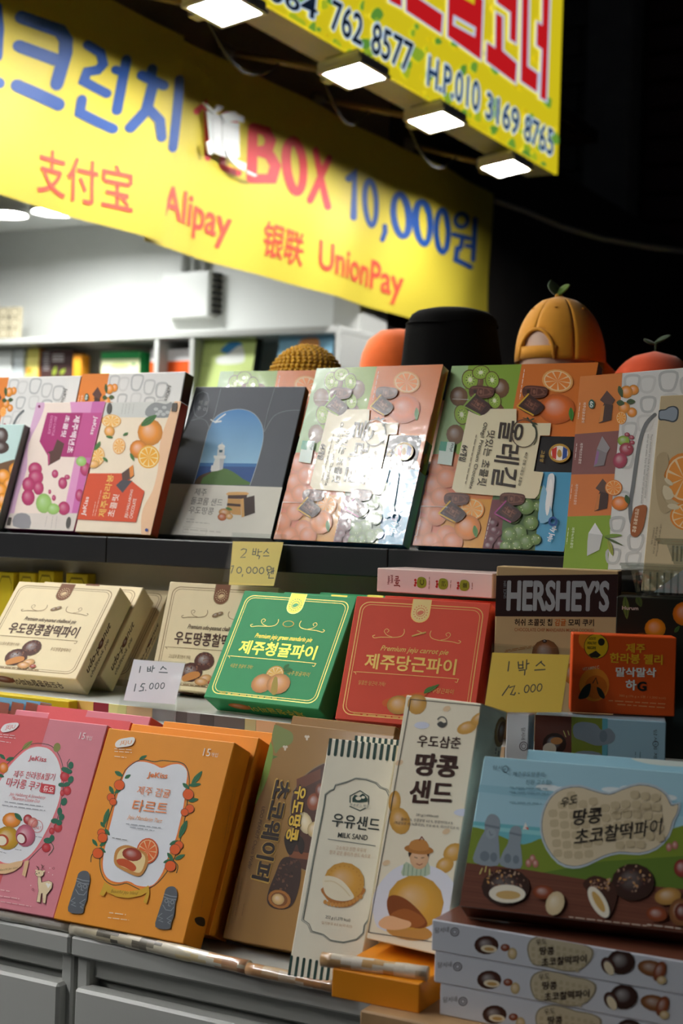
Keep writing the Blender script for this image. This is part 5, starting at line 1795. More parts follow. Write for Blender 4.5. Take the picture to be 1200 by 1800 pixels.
def assort_art(bx, ref):
    a = bx.art(crop=C8, ref=ref)
    a.part('colour_fields').poly([(740, 60), (946, 60), (930, 330), (720, 346)], '#dd8030').poly([(720, 346), (930, 329), (912, 511), (700, 514)], '#8a5450').poly([(700, 514), (912, 511), (896, 688), (690, 692)], '#d97a38').poly([(690, 692), (896, 686), (878, 1000), (660, 1000)], '#86a52c')
    a.part('pattern')
    for x, y, s, c in ((1050, 135, 36, '#c6c5c2'), (1138, 122, 44, '#a7a8a8'), (985, 130, 36, '#b4b4b2'), (1052, 220, 34, '#a7a8a8'), (1145, 212, 38, '#c6c5c2'), (975, 330, 34, '#b4b4b2'), (1040, 300, 36, '#c6c5c2'), (960, 455, 34, '#b4b4b2'), (940, 620, 34, '#b4b4b2'), (922, 725, 32, '#a7a8a8'), (1000, 800, 36, '#a7a8a8'),
                       (905, 860, 32, '#a7a8a8'), (990, 875, 34, '#b4b4b2'), (1225, 140, 40, '#b4b4b2'), (1240, 230, 40, '#a7a8a8'), (1310, 150, 42, '#a7a8a8'), (1320, 240, 40, '#b4b4b2')):
        p = [(x - s * .8, y - s * .6), (x - s * .1, y - s * .95), (x + s * .85, y - s * .8), (x + s * .7, y + s * .3), (x + s * .3, y + s * .85), (x - s * .65, y + s * .7)]
        a.stroke(sm(p, True, 3), 11, {'#a7a8a8': '#b9bab9', '#b4b4b2': '#c2c2c0', '#c6c5c2': '#cfcecb'}[c], closed=True)
    a.stroke([(1082, 262), (1045, 300), (1020, 370), (1004, 460), (990, 560), (978, 640), (980, 700), (990, 730)], 16, '#6f7274', smooth=3)
    a.part('picture')
    for x, y, r in ((992, 157, 22), (962, 166, 27), (985, 252, 21), (952, 232, 25)):
        a.ball(x, y, r, r, '#e8912a')
    a.slice(940, 275, 22, 28, 0)
    for l in ((930, 140, 945, 190, 22), (920, 210, 955, 215, 26), (962, 208, 1000, 206, 24)):
        a.leaf(*l, '#44562c')
    CH, CH2 = '#5a3a30', '#42281f'
    for dx, dy, c1, c2, c3 in ((0, 0, CH, CH2, '#d98a3c'), (-18, 372, '#5c4034', CH2, '#d07a3a')):
        a.dx, a.dy = dx, dy
        a.poly([(880, 160), (915, 200), (900, 222), (868, 214), (850, 200)], c1).poly([(868, 214), (905, 222), (898, 285), (845, 298), (856, 240)], c2).poly([(858, 228), (870, 222), (862, 288), (846, 296)], c3)
    a.dx = a.dy = 0
    a.poly([(860, 352), (893, 402), (878, 425), (838, 405)], '#9a9294').poly([(838, 405), (880, 425), (868, 476), (824, 482)], '#857c80').poly([(838, 412), (848, 420), (838, 468), (826, 476)], '#9a6a9a')
    a.poly([(830, 718), (862, 770), (848, 832), (796, 858), (798, 795), (802, 762)], '#c9cac8').poly([(830, 718), (862, 770), (802, 762)], '#e4e4e2')
    a.ball(950, 372, 26, 22, '#8fae3a').ball(962, 408, 30, 28, '#a83a4c').ball(935, 455, 30, 34, '#b0405a', 20)
    for x, y in ((965, 346), (984, 358), (986, 380), (975, 400)):
        a.ball(x, y, 11, 9, '#a83a4c')
    a.slice(908, 570, 36, 34, 0, '#e07a24', '#ec8c34', '#f4c890').ball(935, 636, 36, 30, '#e8812a').leaf(960, 600, 972, 640, 22, '#3c5a2c')
    a.leaf(870, 775, 945, 770, 16, '#7a9a3a').leaf(868, 778, 950, 815, 10, '#4a5a2c').leaf(885, 790, 905, 858, 20, '#9aa03a')
    a.part('tag').blob([(1000, 652), (1046, 645), (1042, 700), (1030, 745), (1008, 776), (982, 770), (980, 720), (988, 680)], '#9a5420', 3)
    a.quadtext('잔망초콜릿 종합', [(1018, 660), (1002, 760), (986, 757), (1002, 657)], '#e6d0b4', 0.02)
    a.part('lettering')
    for s, x, y, c in (('제주감귤초콜릿', 793, 210, '#f2dcc0'), ('제주백년초초콜릿', 780, 382, '#e6cfc8'), ('제주한라봉초콜릿', 760, 555, '#f2d6bc'), ('제주녹차초콜릿', 745, 738, '#e2ecc0')):
        a.quadtext(s, [(x, y), (x - 8, y + 88), (x - 20, y + 87), (x - 12, y - 1)], c, 0.01)
        a.lines([(x - 26, y + 2, x - 34, y + 70)], 6, c)
    a.ellipse(816, 218, 13, 20, '#2f5c4c').quadtext('60', [(824, 206), (822, 232), (808, 232), (810, 206)], '#e6ece4', 0.02)
    a.quadtext('These chocolates are made of the highest graded material', [(1074, 345), (1046, 615), (1036, 613), (1064, 343)], '#6f6c6a')
    a.quadtext('with our best wishes. Enjoy the sweet taste and refresh yourself.', [(1060, 345), (1030, 640), (1020, 638), (1050, 343)], '#6f6c6a')
    a.quadtext('JeKiss', [(1378, 120), (1365, 205), (1335, 200), (1348, 116)], '#5c5a58', 0.01)
    a.done()


assort_art(big, big.front)
A1 = Carton('assorted_chocolate_box', 'white assorted chocolate box standing left in the back row', 'box', (-2.106, 2.222, 1.404, -1.2, 14.5, 0.252, 0.306, 0.028), JK, CARTON, G_U)
assort_art(A1, big.front)
A2 = Carton('assorted_chocolate_box', 'white assorted chocolate box in the back row beside the kiwi box', 'box', (-1.850, 2.216, 1.404, -1.1, 14.1, 0.243, 0.308, 0.028), JK, CARTON, G_U)
assort_art(A2, big.front)

# beige box in front at right
b = Carton('beige_cookie_box', 'beige box with orange slices in milk before the assorted box', 'box', (-0.650, 2.024, 1.3575, -4.8, 13.5, 0.20, 0.282, 0.025, 1.5), {'front': '#c2ad86'}, CARTON)
a = b.art(crop=C8)
a.part('picture')
a.blob([(1095, 265), (1100, 242), (1125, 238), (1140, 228), (1165, 225), (1182, 240), (1178, 280), (1160, 294), (1140, 290), (1120, 286), (1100, 284)], '#3f4448', 3)
a.blob([(1100, 264), (1104, 247), (1126, 243), (1142, 233), (1162, 230), (1176, 244), (1172, 276), (1158, 288), (1140, 284), (1120, 280), (1104, 278)], '#8d97a2', 3)
a.slice(1205, 530, 88, 108, 0, '#d9801e', '#e8912c', '#f0cc98').slice(1215, 690, 70, 60, 0, '#d9801e', '#e8912c', '#f0cc98')
a.blob([(1090, 440), (1130, 420), (1140, 470), (1120, 520), (1150, 560), (1110, 580), (1130, 630), (1160, 650), (1120, 680), (1095, 640), (1085, 540)], '#b39d76', 3)
a.blob([(1120, 560), (1150, 575), (1160, 610), (1130, 620), (1115, 590)], '#d8c8a4', 3).ellipse(1160, 650, 26, 12, '#d8c8a4', 10).ellipse(1140, 545, 22, 9, '#d8c8a4', 40)
a.part('small_print').quadtext('12봉 NET WT. 300g(277.9kcal)', [(1112, 725), (1092, 860), (1084, 858), (1104, 723)], '#4a3c28')
a.quadtext('제주산 감귤과즙 37.5%', [(1096, 735), (1080, 850), (1072, 848), (1088, 733)], '#4a3c28').quadtext('코코아버터 2.5%', [(1084, 738), (1072, 810), (1064, 808), (1076, 736)], '#4a3c28')
a.done()

# kiwi and mandarin chocolate boxes
q = (-1.061, 2.145, 1.4045, -1.2, 22.0, 0.2535, 0.318, 0.022)
OL = {'front': '#d9772c', 'bottom': '#4fa0c8', 'left': '#86a838'}
H = Carton('fruit_chocolate_box', 'shrink wrapped kiwi and mandarin chocolate box beside the assorted box', 'box', q, OL, FILM, G_U)


def fruit_art(bx, ref):
    a = bx.art(crop=C8, ref=ref)
    a.part('colour_fields')
    a.poly([(180, 20), (540, 20), (470, 430), (100, 440)], '#86a838').poly([(180, 20), (300, 20), (240, 430), (100, 440)], '#9dbd86')
    a.poly([(526, 20), (880, 20), (770, 358), (460, 358)], '#d9772c')
    a.poly([(140, 428), (310, 430), (240, 620), (190, 660), (170, 900), (0, 900)], '#d97a58').poly([(200, 610), (410, 620), (350, 900), (150, 900)], '#dd9a30')
    a.poly([(400, 600), (630, 480), (580, 900), (340, 900)], '#4a6a34').poly([(395, 620), (450, 620), (420, 900), (340, 900)], '#74363e')
    a.poly([(605, 500), (760, 498), (690, 900), (570, 900)], '#4fa0c8').poly([(600, 352), (765, 355), (735, 506), (570, 502)], '#221d1c')
    a.part('picture')
    for x, y, rx, ry in ((430, 150, 38, 42), (255, 185, 38, 42), (240, 345, 38, 42), (410, 250, 38, 40), (330, 120, 30, 40)):
        a.ball(x, y, rx, ry, '#7a5634')
    for x, y, rx, ry in ((303, 114, 36, 43), (348, 84, 38, 30), (396, 116, 30, 38), (406, 203, 28, 36), (268, 262, 32, 44)):
        a.kiwi(x, y, rx, ry, -10)
    a.slice(672, 120, 66, 48, 10, '#e8a860', '#ec8a3c', '#f2d0a0').ball(668, 238, 78, 64, '#e0702a').leaf(728, 232, 732, 290, 22, '#4a8a34')
    for x, y in ((162, 475), (215, 455), (150, 560), (205, 530), (122, 640), (180, 610), (100, 735), (160, 690), (205, 770), (85, 810), (140, 800), (175, 840), (230, 800)):
        a.ball(x, y, 44, 42, '#e08a5c', hi=0.25, lo=0.25)
    a.slice(312, 660, 52, 46, 15, '#e8902c', '#f0a03c', '#f6dca8').ball(292, 738, 56, 54, '#e8892a').leaf(322, 730, 330, 782, 22, '#4a8a34')
    for x, y in ((400, 720), (420, 760), (395, 790), (430, 810), (405, 750), (380, 815)):
        a.ball(x, y, 20, 18, '#6a2c3c')
    rnd = random.Random(6)
    for x, y, r in ((590, 590, 30), (540, 650, 36), (485, 690, 34), (560, 720, 32), (510, 760, 34), (540, 800, 32), (470, 770, 32), (580, 790, 24), (455, 820, 26), (500, 815, 24), (590, 650, 22)):
        a.ball(x, y, r, r, '#6d8f48', hi=0.2, lo=0.4)
        for k in range(5):
            t = rnd.uniform(0, 6.28)
            a.ellipse(x + r * .6 * math.cos(t), y + r * .6 * math.sin(t), 2.5, 2.5, '#d8e0a8', n=5)
    a.blob([(636, 518), (660, 520), (655, 600), (642, 690), (620, 700), (612, 640), (626, 570)], '#dfe8ec', 3).blob([(615, 560), (640, 640), (650, 700), (600, 720), (596, 640)], '#86bcd8', 3).blob([(640, 540), (652, 560), (640, 660), (628, 690), (622, 640)], '#f0f4f4', 3)
    a.part('title_field').poly([(300, 240), (500, 240), (500, 300), (646, 300), (640, 352), (600, 352), (573, 503), (614, 507), (594, 600), (578, 618), (560, 618), (245, 592), (228, 575)], '#e6dcb8')
    a.part('chocolate_picture')
    for dx, dy, ac in ((0, 0, '#8fae4a'), (225, 0, '#e0b030'), (-105, 452, '#e0b030'), (130, 452, '#b04a8a')):
        a.dx, a.dy = dx, dy
        a.blob([(300, 160), (320, 142), (380, 145), (406, 155), (400, 185), (370, 195), (310, 192)], '#5a3226', 3)
        for q_ in ([(312, 152), (345, 150), (398, 158)], [(308, 182), (350, 184), (398, 178)], [(340, 156), (336, 180)], [(362, 155), (360, 182)], [(380, 160), (392, 170), (380, 178)]):
            a.stroke(q_, 5, '#7d4f3e', smooth=2)
        a.ellipse(350, 168, 6, 9, '#8a5a48').ellipse(325, 166, 7, 8, '#3a1d16')
        a.blob([(281, 226), (324, 178), (348, 192), (388, 222), (386, 246), (350, 268), (300, 248)], '#3f221b', 3)
        a.poly([(300, 224), (328, 192), (376, 224), (350, 254)], '#55332a')
        a.stroke([(279, 228), (326, 178)], 6, ac).stroke([(281, 231), (346, 266)], 6, ac)
        for q_ in ([(322, 205), (340, 216), (362, 230)], [(312, 218), (330, 232), (348, 242)], [(335, 202), (322, 228)], [(356, 216), (342, 244)]):
            a.stroke(q_, 4, '#80503f')
        a.ellipse(338, 222, 6, 7, '#8a5a48')
    a.dx = a.dy = 0
    a.part('lettering')
    DB = '#33261c'
    a.quadtext('올레길', [(536, 296), (496, 576), (392, 560), (432, 286)], DB, 0.012)
    a.quadtext('맛있는 초콜릿', [(412, 334), (372, 568), (334, 562), (380, 330)], DB, 0.006)
    a.quadtext('Ollegil Premium Chocolate', [(379, 300), (315, 580), (296, 576), (360, 295)], DB, 0.008)
    a.quadtext('64개입', [(302, 398), (285, 464), (256, 458), (272, 391)], DB, 0.03)
    a.quadtext('40년 전통 고품질 초콜릿', [(550, 425), (518, 566), (506, 563), (538, 422)], DB, 0.006)
    a.lines([(332, 350, 285, 560)], 7, '#6a5c4a')
    a.ring(532, 345, 52, 58, 4, '#4a3c30', 0, 26)
    a.stroke([(530, 280), (560, 290), (582, 320), (586, 360), (575, 392)], 4, '#33402c', smooth=3)
    for l in ((545, 275, 555, 290, 8), (560, 288, 578, 282, 8), (570, 300, 590, 306, 8), (582, 320, 566, 308, 8)):
        a.leaf(*l, '#33402c')
    a.quadtext('고품명', [(622, 418), (615, 466), (599, 463), (606, 415)], '#c9a24c', 0.01)
    a.ellipse(683, 428, 46, 40, '#b8913c').ellipse(683, 428, 36, 31, '#f0ece0').poly([(650, 412), (672, 400), (668, 455), (652, 446)], '#c9382c').poly([(698, 400), (716, 412), (714, 446), (694, 456)], '#2c4f9a')
    a.blob([(672, 430), (680, 412), (690, 420), (692, 440), (680, 446)], '#b8913c', 2)
    a.quadtext('nly Jeju', [(676, 738), (652, 803), (626, 797), (648, 732)], '#eef2f4', 0.02).ring(655, 716, 15, 16, 9, '#1c4f94', n=14)
    a.poly([(182, 378), (242, 382), (228, 480), (168, 472)], '#cfe0d6').poly([(182, 378), (210, 380), (204, 420), (174, 416)], '#3c9a7c').quadtext('Why?', [(240, 385), (232, 422), (216, 420), (224, 383)], '#2a3a34', 0.02)
    a.part('white_line').stroke([(232, 200), (300, 202)], 1.5, '#f2f2ea').stroke([(100, 650), (210, 655), (100, 652), (84, 760)], 1.5, '#f2f2ea')
    a.lines([(535, 75, 515, 200), (98, 705, 75, 800), (392, 700, 370, 790)], 6, '#f0e4d0')
    a.done()
    a = bx.art('right')
    a.frac = True
    a.part('side_print').poly([(0, .43), (1, .43), (1, .60), (0, .60)], '#221d1c').poly([(0, .60), (1, .60), (1, 1), (0, 1)], '#4fa0c8')
    a.ellipse(.5, .52, .25, .03, '#8a6a2c').done()


fruit_art(H, H.front)
G = Carton('fruit_chocolate_box', 'shrink wrapped kiwi chocolate box beside the lighthouse box, shining with glare', 'box', (-1.320, 2.148, 1.405, -4.2, 20.6, 0.249, 0.315, 0.022), OL, FILM, G_U)
fruit_art(G, H.front)
Fb = Carton('fruit_chocolate_box', 'kiwi chocolate box peeking out behind the lighthouse box', 'box', (-1.592, 2.285, 1.4045, 4.0, 19.0, 0.25, 0.326, 0.022), OL, FILM, G_U)
fruit_art(Fb, H.front)

# lighthouse box
q = (-1.584, 2.179, 1.405, 8.0, 27.0, 0.221, 0.306, 0.018)
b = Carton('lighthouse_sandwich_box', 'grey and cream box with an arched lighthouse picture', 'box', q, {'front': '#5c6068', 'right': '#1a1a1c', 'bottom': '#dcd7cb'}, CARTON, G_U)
a = b.art(crop=C7)
a.part('cream_field').poly([(0, 508), (560, 527), (560, 800), (-40, 800)], '#dcd7cb')
a.part('picture')
arch = [(180, 511), (200, 440), (222, 355), (240, 292), (270, 248), (318, 226), (370, 222), (415, 240), (444, 282), (450, 330), (440, 382), (420, 452), (398, 516)]
a.stroke(sm(arch, False, 3), 3, '#c9ccd0')
a.poly(sm(arch, False, 3), '#4f88c0', '#a8d4ea')
a.poly([(203, 430), (426, 433), (398, 516), (180, 511)], '#27508c').poly([(203, 430), (426, 433), (422, 446), (200, 443)], '#3f74b0')
a.blob([(180, 512), (200, 482), (235, 468), (262, 462), (250, 500), (215, 512)], '#54422e', 2)
a.blob([(205, 512), (250, 466), (290, 451), (330, 464), (372, 494), (398, 516)], '#4c7030', 2)
a.poly([(246, 465), (262, 412), (298, 412), (292, 455), (270, 462)], '#ecebe6').poly([(280, 412), (298, 412), (292, 455), (280, 458)], '#c9ccd0')
a.poly([(256, 402), (304, 402), (302, 414), (258, 414)], '#f2f2ee').poly([(272, 376), (300, 376), (298, 402), (270, 402)], '#dfe2e2').poly([(278, 380), (292, 380), (290, 390), (278, 390)], '#4a6a7a')
a.ellipse(287, 368, 14, 11, '#eeeeea').stroke([(289, 360), (290, 352)], 2, '#e6e6e2').poly([(248, 440), (262, 440), (260, 460), (244, 460)], '#f0efea')
a.stroke([(246, 262), (262, 270), (280, 256), (302, 240)], 5, '#e9ecec', smooth=3).stroke([(262, 272), (285, 268)], 6, '#e9ecec')
a.blob([(315, 545), (385, 545), (388, 556), (312, 558)], '#d9a868', 2).poly([(312, 557), (388, 556), (384, 572), (312, 570)], '#4a3026').poly([(312, 570), (362, 572), (364, 635), (330, 632), (308, 610)], '#cf9c5c')
a.poly([(310, 588), (362, 592), (362, 602), (308, 598)], '#4a3026').poly([(362, 572), (416, 558), (418, 626), (366, 644)], '#3d2b26').poly([(362, 572), (374, 569), (377, 640), (366, 644)], '#d9a868')
a.ball(300, 625, 24, 16, '#cf9458', 10).ball(290, 642, 18, 15, '#c06a3c').ball(318, 640, 14, 12, '#d9a868').leaf(303, 606, 330, 615, 12, '#4a7a34')
a.part('line_drawing')
LL = '#9a9ea4'
a.stroke([(285, 140), (262, 235), (240, 300)], 1.6, LL, round_=False).stroke([(495, 138), (468, 230), (452, 310)], 1.6, LL, round_=False)
a.stroke([(170, 265), (205, 258), (230, 270), (240, 300)], 1.6, LL, smooth=3, round_=False).stroke([(600, 225), (540, 228), (490, 250), (455, 310)], 1.6, LL, smooth=3, round_=False)
a.stroke([(196, 160), (215, 152), (233, 160), (238, 185), (230, 235), (215, 250), (195, 254), (182, 240), (178, 210), (186, 175)], 2.2, LL, closed=True)
a.part('lettering')
for s, x, y in (('제', 195, 202), ('주', 190, 226), ('풍', 218, 206), ('미', 215, 230)):
    a.text(s, x, y, x + 15, y + 1, 16, '#c2c6ca')
a.text('제주', 180, 557, 226, 560, 28, '#77726a').text('돌코롬 샌드', 165, 592, 288, 600, 28, '#77726a').text('우도땅콩', 157, 628, 253, 634, 28, '#77726a')
a.part('small_print').lines([(150, 650, 182, 652), (150, 660, 240, 668)], 5, '#a39d92')
a.stroke([(140, 680), (230, 690), (226, 712), (136, 702)], 1.2, '#b8b2a6', closed=True).lines([(142, 690, 285, 702)], 9, '#c2bcb0')
a.done()

# hallabong, cactus, basket boxes
b = Carton('hallabong_chocolate_box', 'cream chocolate box with oranges and red hexagon label', 'box', (-1.740, 2.148, 1.404, -3.2, 17.4, 0.175, 0.249, 0.022), {'front': '#efdfc6', 'right': '#d5502c', 'top': '#cfd0ca', 'bottom': '#e8922a'}, CARTON, G_U)
a = b.art(crop=C6)
a.part('grey_band').poly([(600, 270), (1120, 270), (1062, 392), (600, 388)], '#cfd0ca').blob([(880, 340), (930, 300), (1000, 310), (1035, 300), (1030, 385), (890, 385)], '#8f9292', 3)
for x, y in ((940, 340), (965, 355), (990, 330), (1010, 360), (950, 370), (985, 372)):
    a.ellipse(x, y, 14, 10, '#b9bcba')
a.part('peach_wave').blob([(1120, 270), (1055, 290), (1010, 400), (965, 540), (952, 700), (920, 830), (862, 940), (850, 1050), (870, 1120), (1000, 1130), (1100, 700)], '#eac09a', 3)
a.part('picture')
a.ball(905, 480, 76, 82, '#e8922a').leaf(850, 442, 945, 376, 46, '#3f6f34').ball(835, 582, 54, 56, '#e58a2c').slice(896, 628, 66, 70, 10, '#e8a830', '#f0ac34', '#f6e0a0')
a.slice(672, 412, 58, 40, 0, '#ecaa4c', '#f2b860', '#f8e4b8').ball(660, 474, 32, 34, '#eda850').slice(718, 564, 37, 48, 10, '#eaa04a', '#f0b060', '#f8e4b8').slice(590, 626, 40, 58, 10, '#ecaa4c', '#f2b860', '#f8e4b8').ball(562, 672, 40, 24, '#eeb468')
for l in ((640, 505, 682, 512, 16), (742, 500, 774, 482, 16), (572, 590, 606, 535, 26), (622, 632, 652, 658, 18), (786, 605, 810, 655, 20)):
    a.leaf(*l, '#4a7a3c')
a.part('hexagon_label').poly([(535, 728), (738, 728), (872, 836), (820, 1023), (466, 1005)], '#d5502c')
a.poly([(735, 728), (804, 676), (808, 742), (740, 792)], '#5a4038').poly([(780, 694), (804, 676), (808, 740), (786, 756)], '#e08a3a').poly([(700, 800), (735, 768), (800, 772), (740, 846)], '#4c4a50')
a.part('lettering')
a.quadtext('제주한라봉', [(590, 988), (652, 735), (690, 738), (636, 992)], '#ecc060', 0.012)
a.quadtext('초콜릿', [(645, 988), (686, 852), (722, 856), (690, 992)], '#f0ddd0', 0.012)
a.quadtext('JEJU HALLABONG', [(750, 996), (790, 824), (809, 827), (772, 999)], '#f0ddd0', 0.012).quadtext('CHOCOLATE', [(780, 998), (806, 880), (826, 882), (800, 1001)], '#f0ddd0', 0.012)
a.quadtext('JeKiss', [(490, 981), (516, 868), (546, 871), (522, 985)], '#f2e6e0', 0.012)
a.part('small_print').lines([(560, 985, 578, 900), (574, 985, 612, 830)], 7, '#f0c8b4').lines([(745, 310, 735, 372), (765, 310, 755, 372), (785, 310, 775, 372), (810, 310, 800, 372)], 5, '#a8a8a2')
a.ellipse(660, 336, 14, 34, '#54504c', 8).ellipse(886, 1070, 10, 10, '#3a4a8a').poly([(1042, 305), (1072, 305), (1064, 355), (1034, 355)], '#5a544c')
a.done()

b = Carton('cactus_chocolate_box', 'pink and magenta chocolate box with cactus fruit pictures', 'box', (-1.915, 2.159, 1.405, -3.2, 17.7, 0.171, 0.251, 0.025), {'front': '#ead8cc', 'right': '#a62a6c', 'bottom': '#a62a6c'}, CARTON, G_U)
a = b.art(crop=C6)
a.part('pink_fields')
a.poly([(420, 280), (660, 280), (560, 700), (470, 980), (380, 980), (460, 600)], '#d994c0').poly([(560, 280), (660, 280), (470, 980), (430, 980)], '#c86aa8')
a.blob([(200, 280), (268, 300), (243, 400), (172, 550), (162, 700), (112, 850), (85, 970), (60, 1100), (0, 1100), (100, 700)], '#d3aac8', 3)
a.poly([(60, 968), (470, 968), (440, 1100), (0, 1100)], '#d8cdc4').blob([(85, 985), (130, 965), (180, 985), (178, 1060), (80, 1045)], '#8f8c90', 2)
a.part('magenta_label').poly([(285, 362), (616, 362), (548, 632), (290, 625), (238, 535)], '#a62a6c').poly([(500, 362), (616, 362), (548, 632), (440, 628)], '#c0508c')
a.part('picture')
a.poly([(345, 522), (388, 548), (362, 642), (290, 682), (286, 600), (320, 588)], '#57352f').poly([(288, 602), (300, 610), (300, 668), (290, 680)], '#b8487a')
for x, y, rx, ry in ((212, 702, 42, 42), (216, 752, 46, 48), (232, 815, 32, 42), (172, 795, 38, 46), (170, 872, 40, 50), (332, 730, 20, 25), (378, 786, 27, 36), (405, 750, 17, 15), (515, 702, 32, 42), (385, 938, 36, 42), (480, 860, 26, 38), (325, 875, 12, 18), (300, 838, 9, 14)):
    a.ball(x, y, rx, ry, '#b8386a', hi=0.2, lo=0.25)
for x, y, rx, ry in ((265, 908, 48, 60), (322, 942, 38, 34), (490, 655, 32, 30)):
    a.ball(x, y, rx, ry, '#9cc46c', hi=0.2, lo=0.2)
a.part('lettering')
LP = '#f8e4ee'
a.quadtext('제주백년초', [(486, 382), (438, 608), (402, 602), (450, 376)], LP, 0.02).quadtext('초콜릿', [(425, 380), (395, 512), (366, 506), (398, 376)], LP, 0.02)
a.quadtext('JEJU CACTUS', [(346, 385), (325, 502), (308, 499), (329, 382)], '#d88ab4', 0.015).quadtext('CHOCOLATE', [(322, 380), (303, 492), (288, 489), (307, 377)], '#d88ab4', 0.015)
a.quadtext('JeKiss', [(592, 386), (566, 497), (538, 491), (564, 381)], LP, 0.012)
a.part('small_print').lines([(345, 985, 335, 1060), (320, 985, 308, 1058), (285, 985, 272, 1050)], 5, '#a8a09c')
a.ellipse(413, 1025, 14, 36, '#54504c', 8).poly([(52, 992), (72, 994), (62, 1042), (42, 1040)], '#4a4440').ellipse(238, 325, 8, 9, '#7a1a50')
a.done()

b = Carton('mandarin_basket_box', 'pale teal chocolate box with mandarins in a basket at the end', 'box', (-2.085, 2.149, 1.405, -3.2, 18.5, 0.168, 0.207, 0.03), {'front': '#b9d3cf', 'right': '#7c807a', 'top': '#7c807a', 'bottom': '#7c807a'}, CARTON, G_U)
a = b.art(crop=C6)
a.part('grey_border').poly([(-400, 380), (215, 388), (200, 420), (-400, 410)], '#7c807a')
a.part('picture').ball(10, 500, 40, 50, '#4a3630').ball(0, 570, 55, 40, '#43302a').leaf(110, 600, 158, 540, 36, '#8fa89c')
a.blob([(-200, 760), (-60, 690), (60, 650), (140, 640), (130, 700), (60, 980), (0, 1060), (-200, 1000)], '#6a4a2c', 3)
for x, y in ((95, 705), (20, 745), (60, 795), (0, 830), (70, 850), (15, 890), (40, 940), (-40, 790), (-40, 870), (-10, 960), (110, 760)):
    a.ball(x, y, 42, 44, '#e8941c')
a.leaf(0, 960, 25, 1010, 24, '#4a7a3c').part('foot_band').poly([(-400, 1015), (40, 1020), (20, 1100), (-400, 1100)], '#6c6c66')
a.done()

# ------------------------------------------------------------------ price tags in clear holders
ACR = clear_plastic('clear_acrylic', '#fdfefe', 0.03, 0.05, 1.5, 0.10, 12)
G_L = 'hand-written price tags'


def price_foot(M, o, x, y, z, w, h, th, tr, back):
    """a leg sloping back from the top edge to the ground"""
    gz = (M.inverted() @ Vector((x, y + back + math.sin(tr) * h, z)))
    MB().add([(0, th, h * .98), (w, th, h * .98), (w, gz.y, gz.z), (0, gz.y, gz.z), (0, th + .0015, h * .98), (w, th + .0015, h * .98), (w, gz.y + .0015, gz.z), (0, gz.y + .0015, gz.z)],
             [(0, 1, 2, 3), (7, 6, 5, 4), (0, 4, 5, 1), (1, 5, 6, 2), (2, 6, 7, 3), (3, 7, 4, 0)]).build('foot', ACR, o)


def price_tag(label, q, paper, col, foot=0.03):
    x, y, z, yaw, t, w, h = q
    th = 0.0016
    yr, tr = R(yaw), R(t)
    W = Vector((math.cos(yr), math.sin(yr), 0))
    B = Vector((-math.sin(yr), math.cos(yr), 0))
    Up = vz * math.cos(tr) + B * math.sin(tr)
    I = B * math.cos(tr) - vz * math.sin(tr)
    M = Matrix((W, I, Up)).transposed().to_4x4()
    M.translation = Vector((x, y, z))
    o = empty('price_tag', (0, 0, 0), label, 'price tag', G_L)
    o.matrix_world = M
    MB().box(0, w, -0.0028, -0.0012, 0, h).build('front_sheet', ACR, o)
    MB().box(0, w, 0.0, th, 0, h).build('rear_sheet', ACR, o)
    if foot is not None:
        price_foot(M, o, x, y, z, w, h, th, tr, foot)
    pan = Panel(M, (0, -0.0011, 0), (1, 0, 0), (0, 0, 1), w, h)
    pts = [pan.uv(*p) for p in paper]
    vs = [Vector((u, -0.0011, v)) for u, v in pts] + [Vector((u, -0.0005, v)) for u, v in pts]
    MBp = MB().add(vs, [(0, 1, 2, 3)[::-1], (4, 5, 6, 7), (0, 4, 7, 3), (1, 2, 6, 5), (0, 1, 5, 4), (3, 7, 6, 2)], col)
    pap = MBp.build('paper', PLAIN, o)
    return Art(pan, pap, PLAIN, None, E4, base=2e-5)


INK = '#3f4340'
a = price_tag('yellow price tag reading 2 boxes 10,000 before the black ledge', (-1.386, 2.098, 1.332, -0.9, 17.3, 0.106, 0.085), [(402, 1028), (481, 1030), (498, 953), (409, 951.5)], '#eed468', 0.0)
a.STEP = 4e-6
a.part('handwriting').crop = E4
for pts in ([(375, 400), (410, 382), (455, 395), (445, 440), (365, 515), (435, 510)], [(560, 380), (545, 470), (590, 470)], [(600, 380), (588, 470)], [(555, 425), (595, 428)], [(635, 390), (625, 480)], [(628, 430), (685, 425)], [(605, 485), (655, 490), (640, 535)],
            [(775, 385), (715, 450)], [(752, 415), (790, 450)], [(710, 490), (792, 490)], [(230, 645), (262, 640), (225, 750)],
            [(845, 675), (830, 760), (865, 675)][:2], [(760, 700), (790, 745), (870, 715)], [(785, 750), (775, 775)], [(865, 670), (855, 760)], [(800, 770), (790, 825), (865, 825)], [(398, 770), (390, 800)]):
    a.stroke(pts, 13, INK)
for x, y in ((345, 705), (490, 705), (585, 708), (682, 712)):
    a.ring(x, y, 34, 46, 13, INK, 12)
a.ring(795, 675, 32, 28, 12, INK)
a.done()

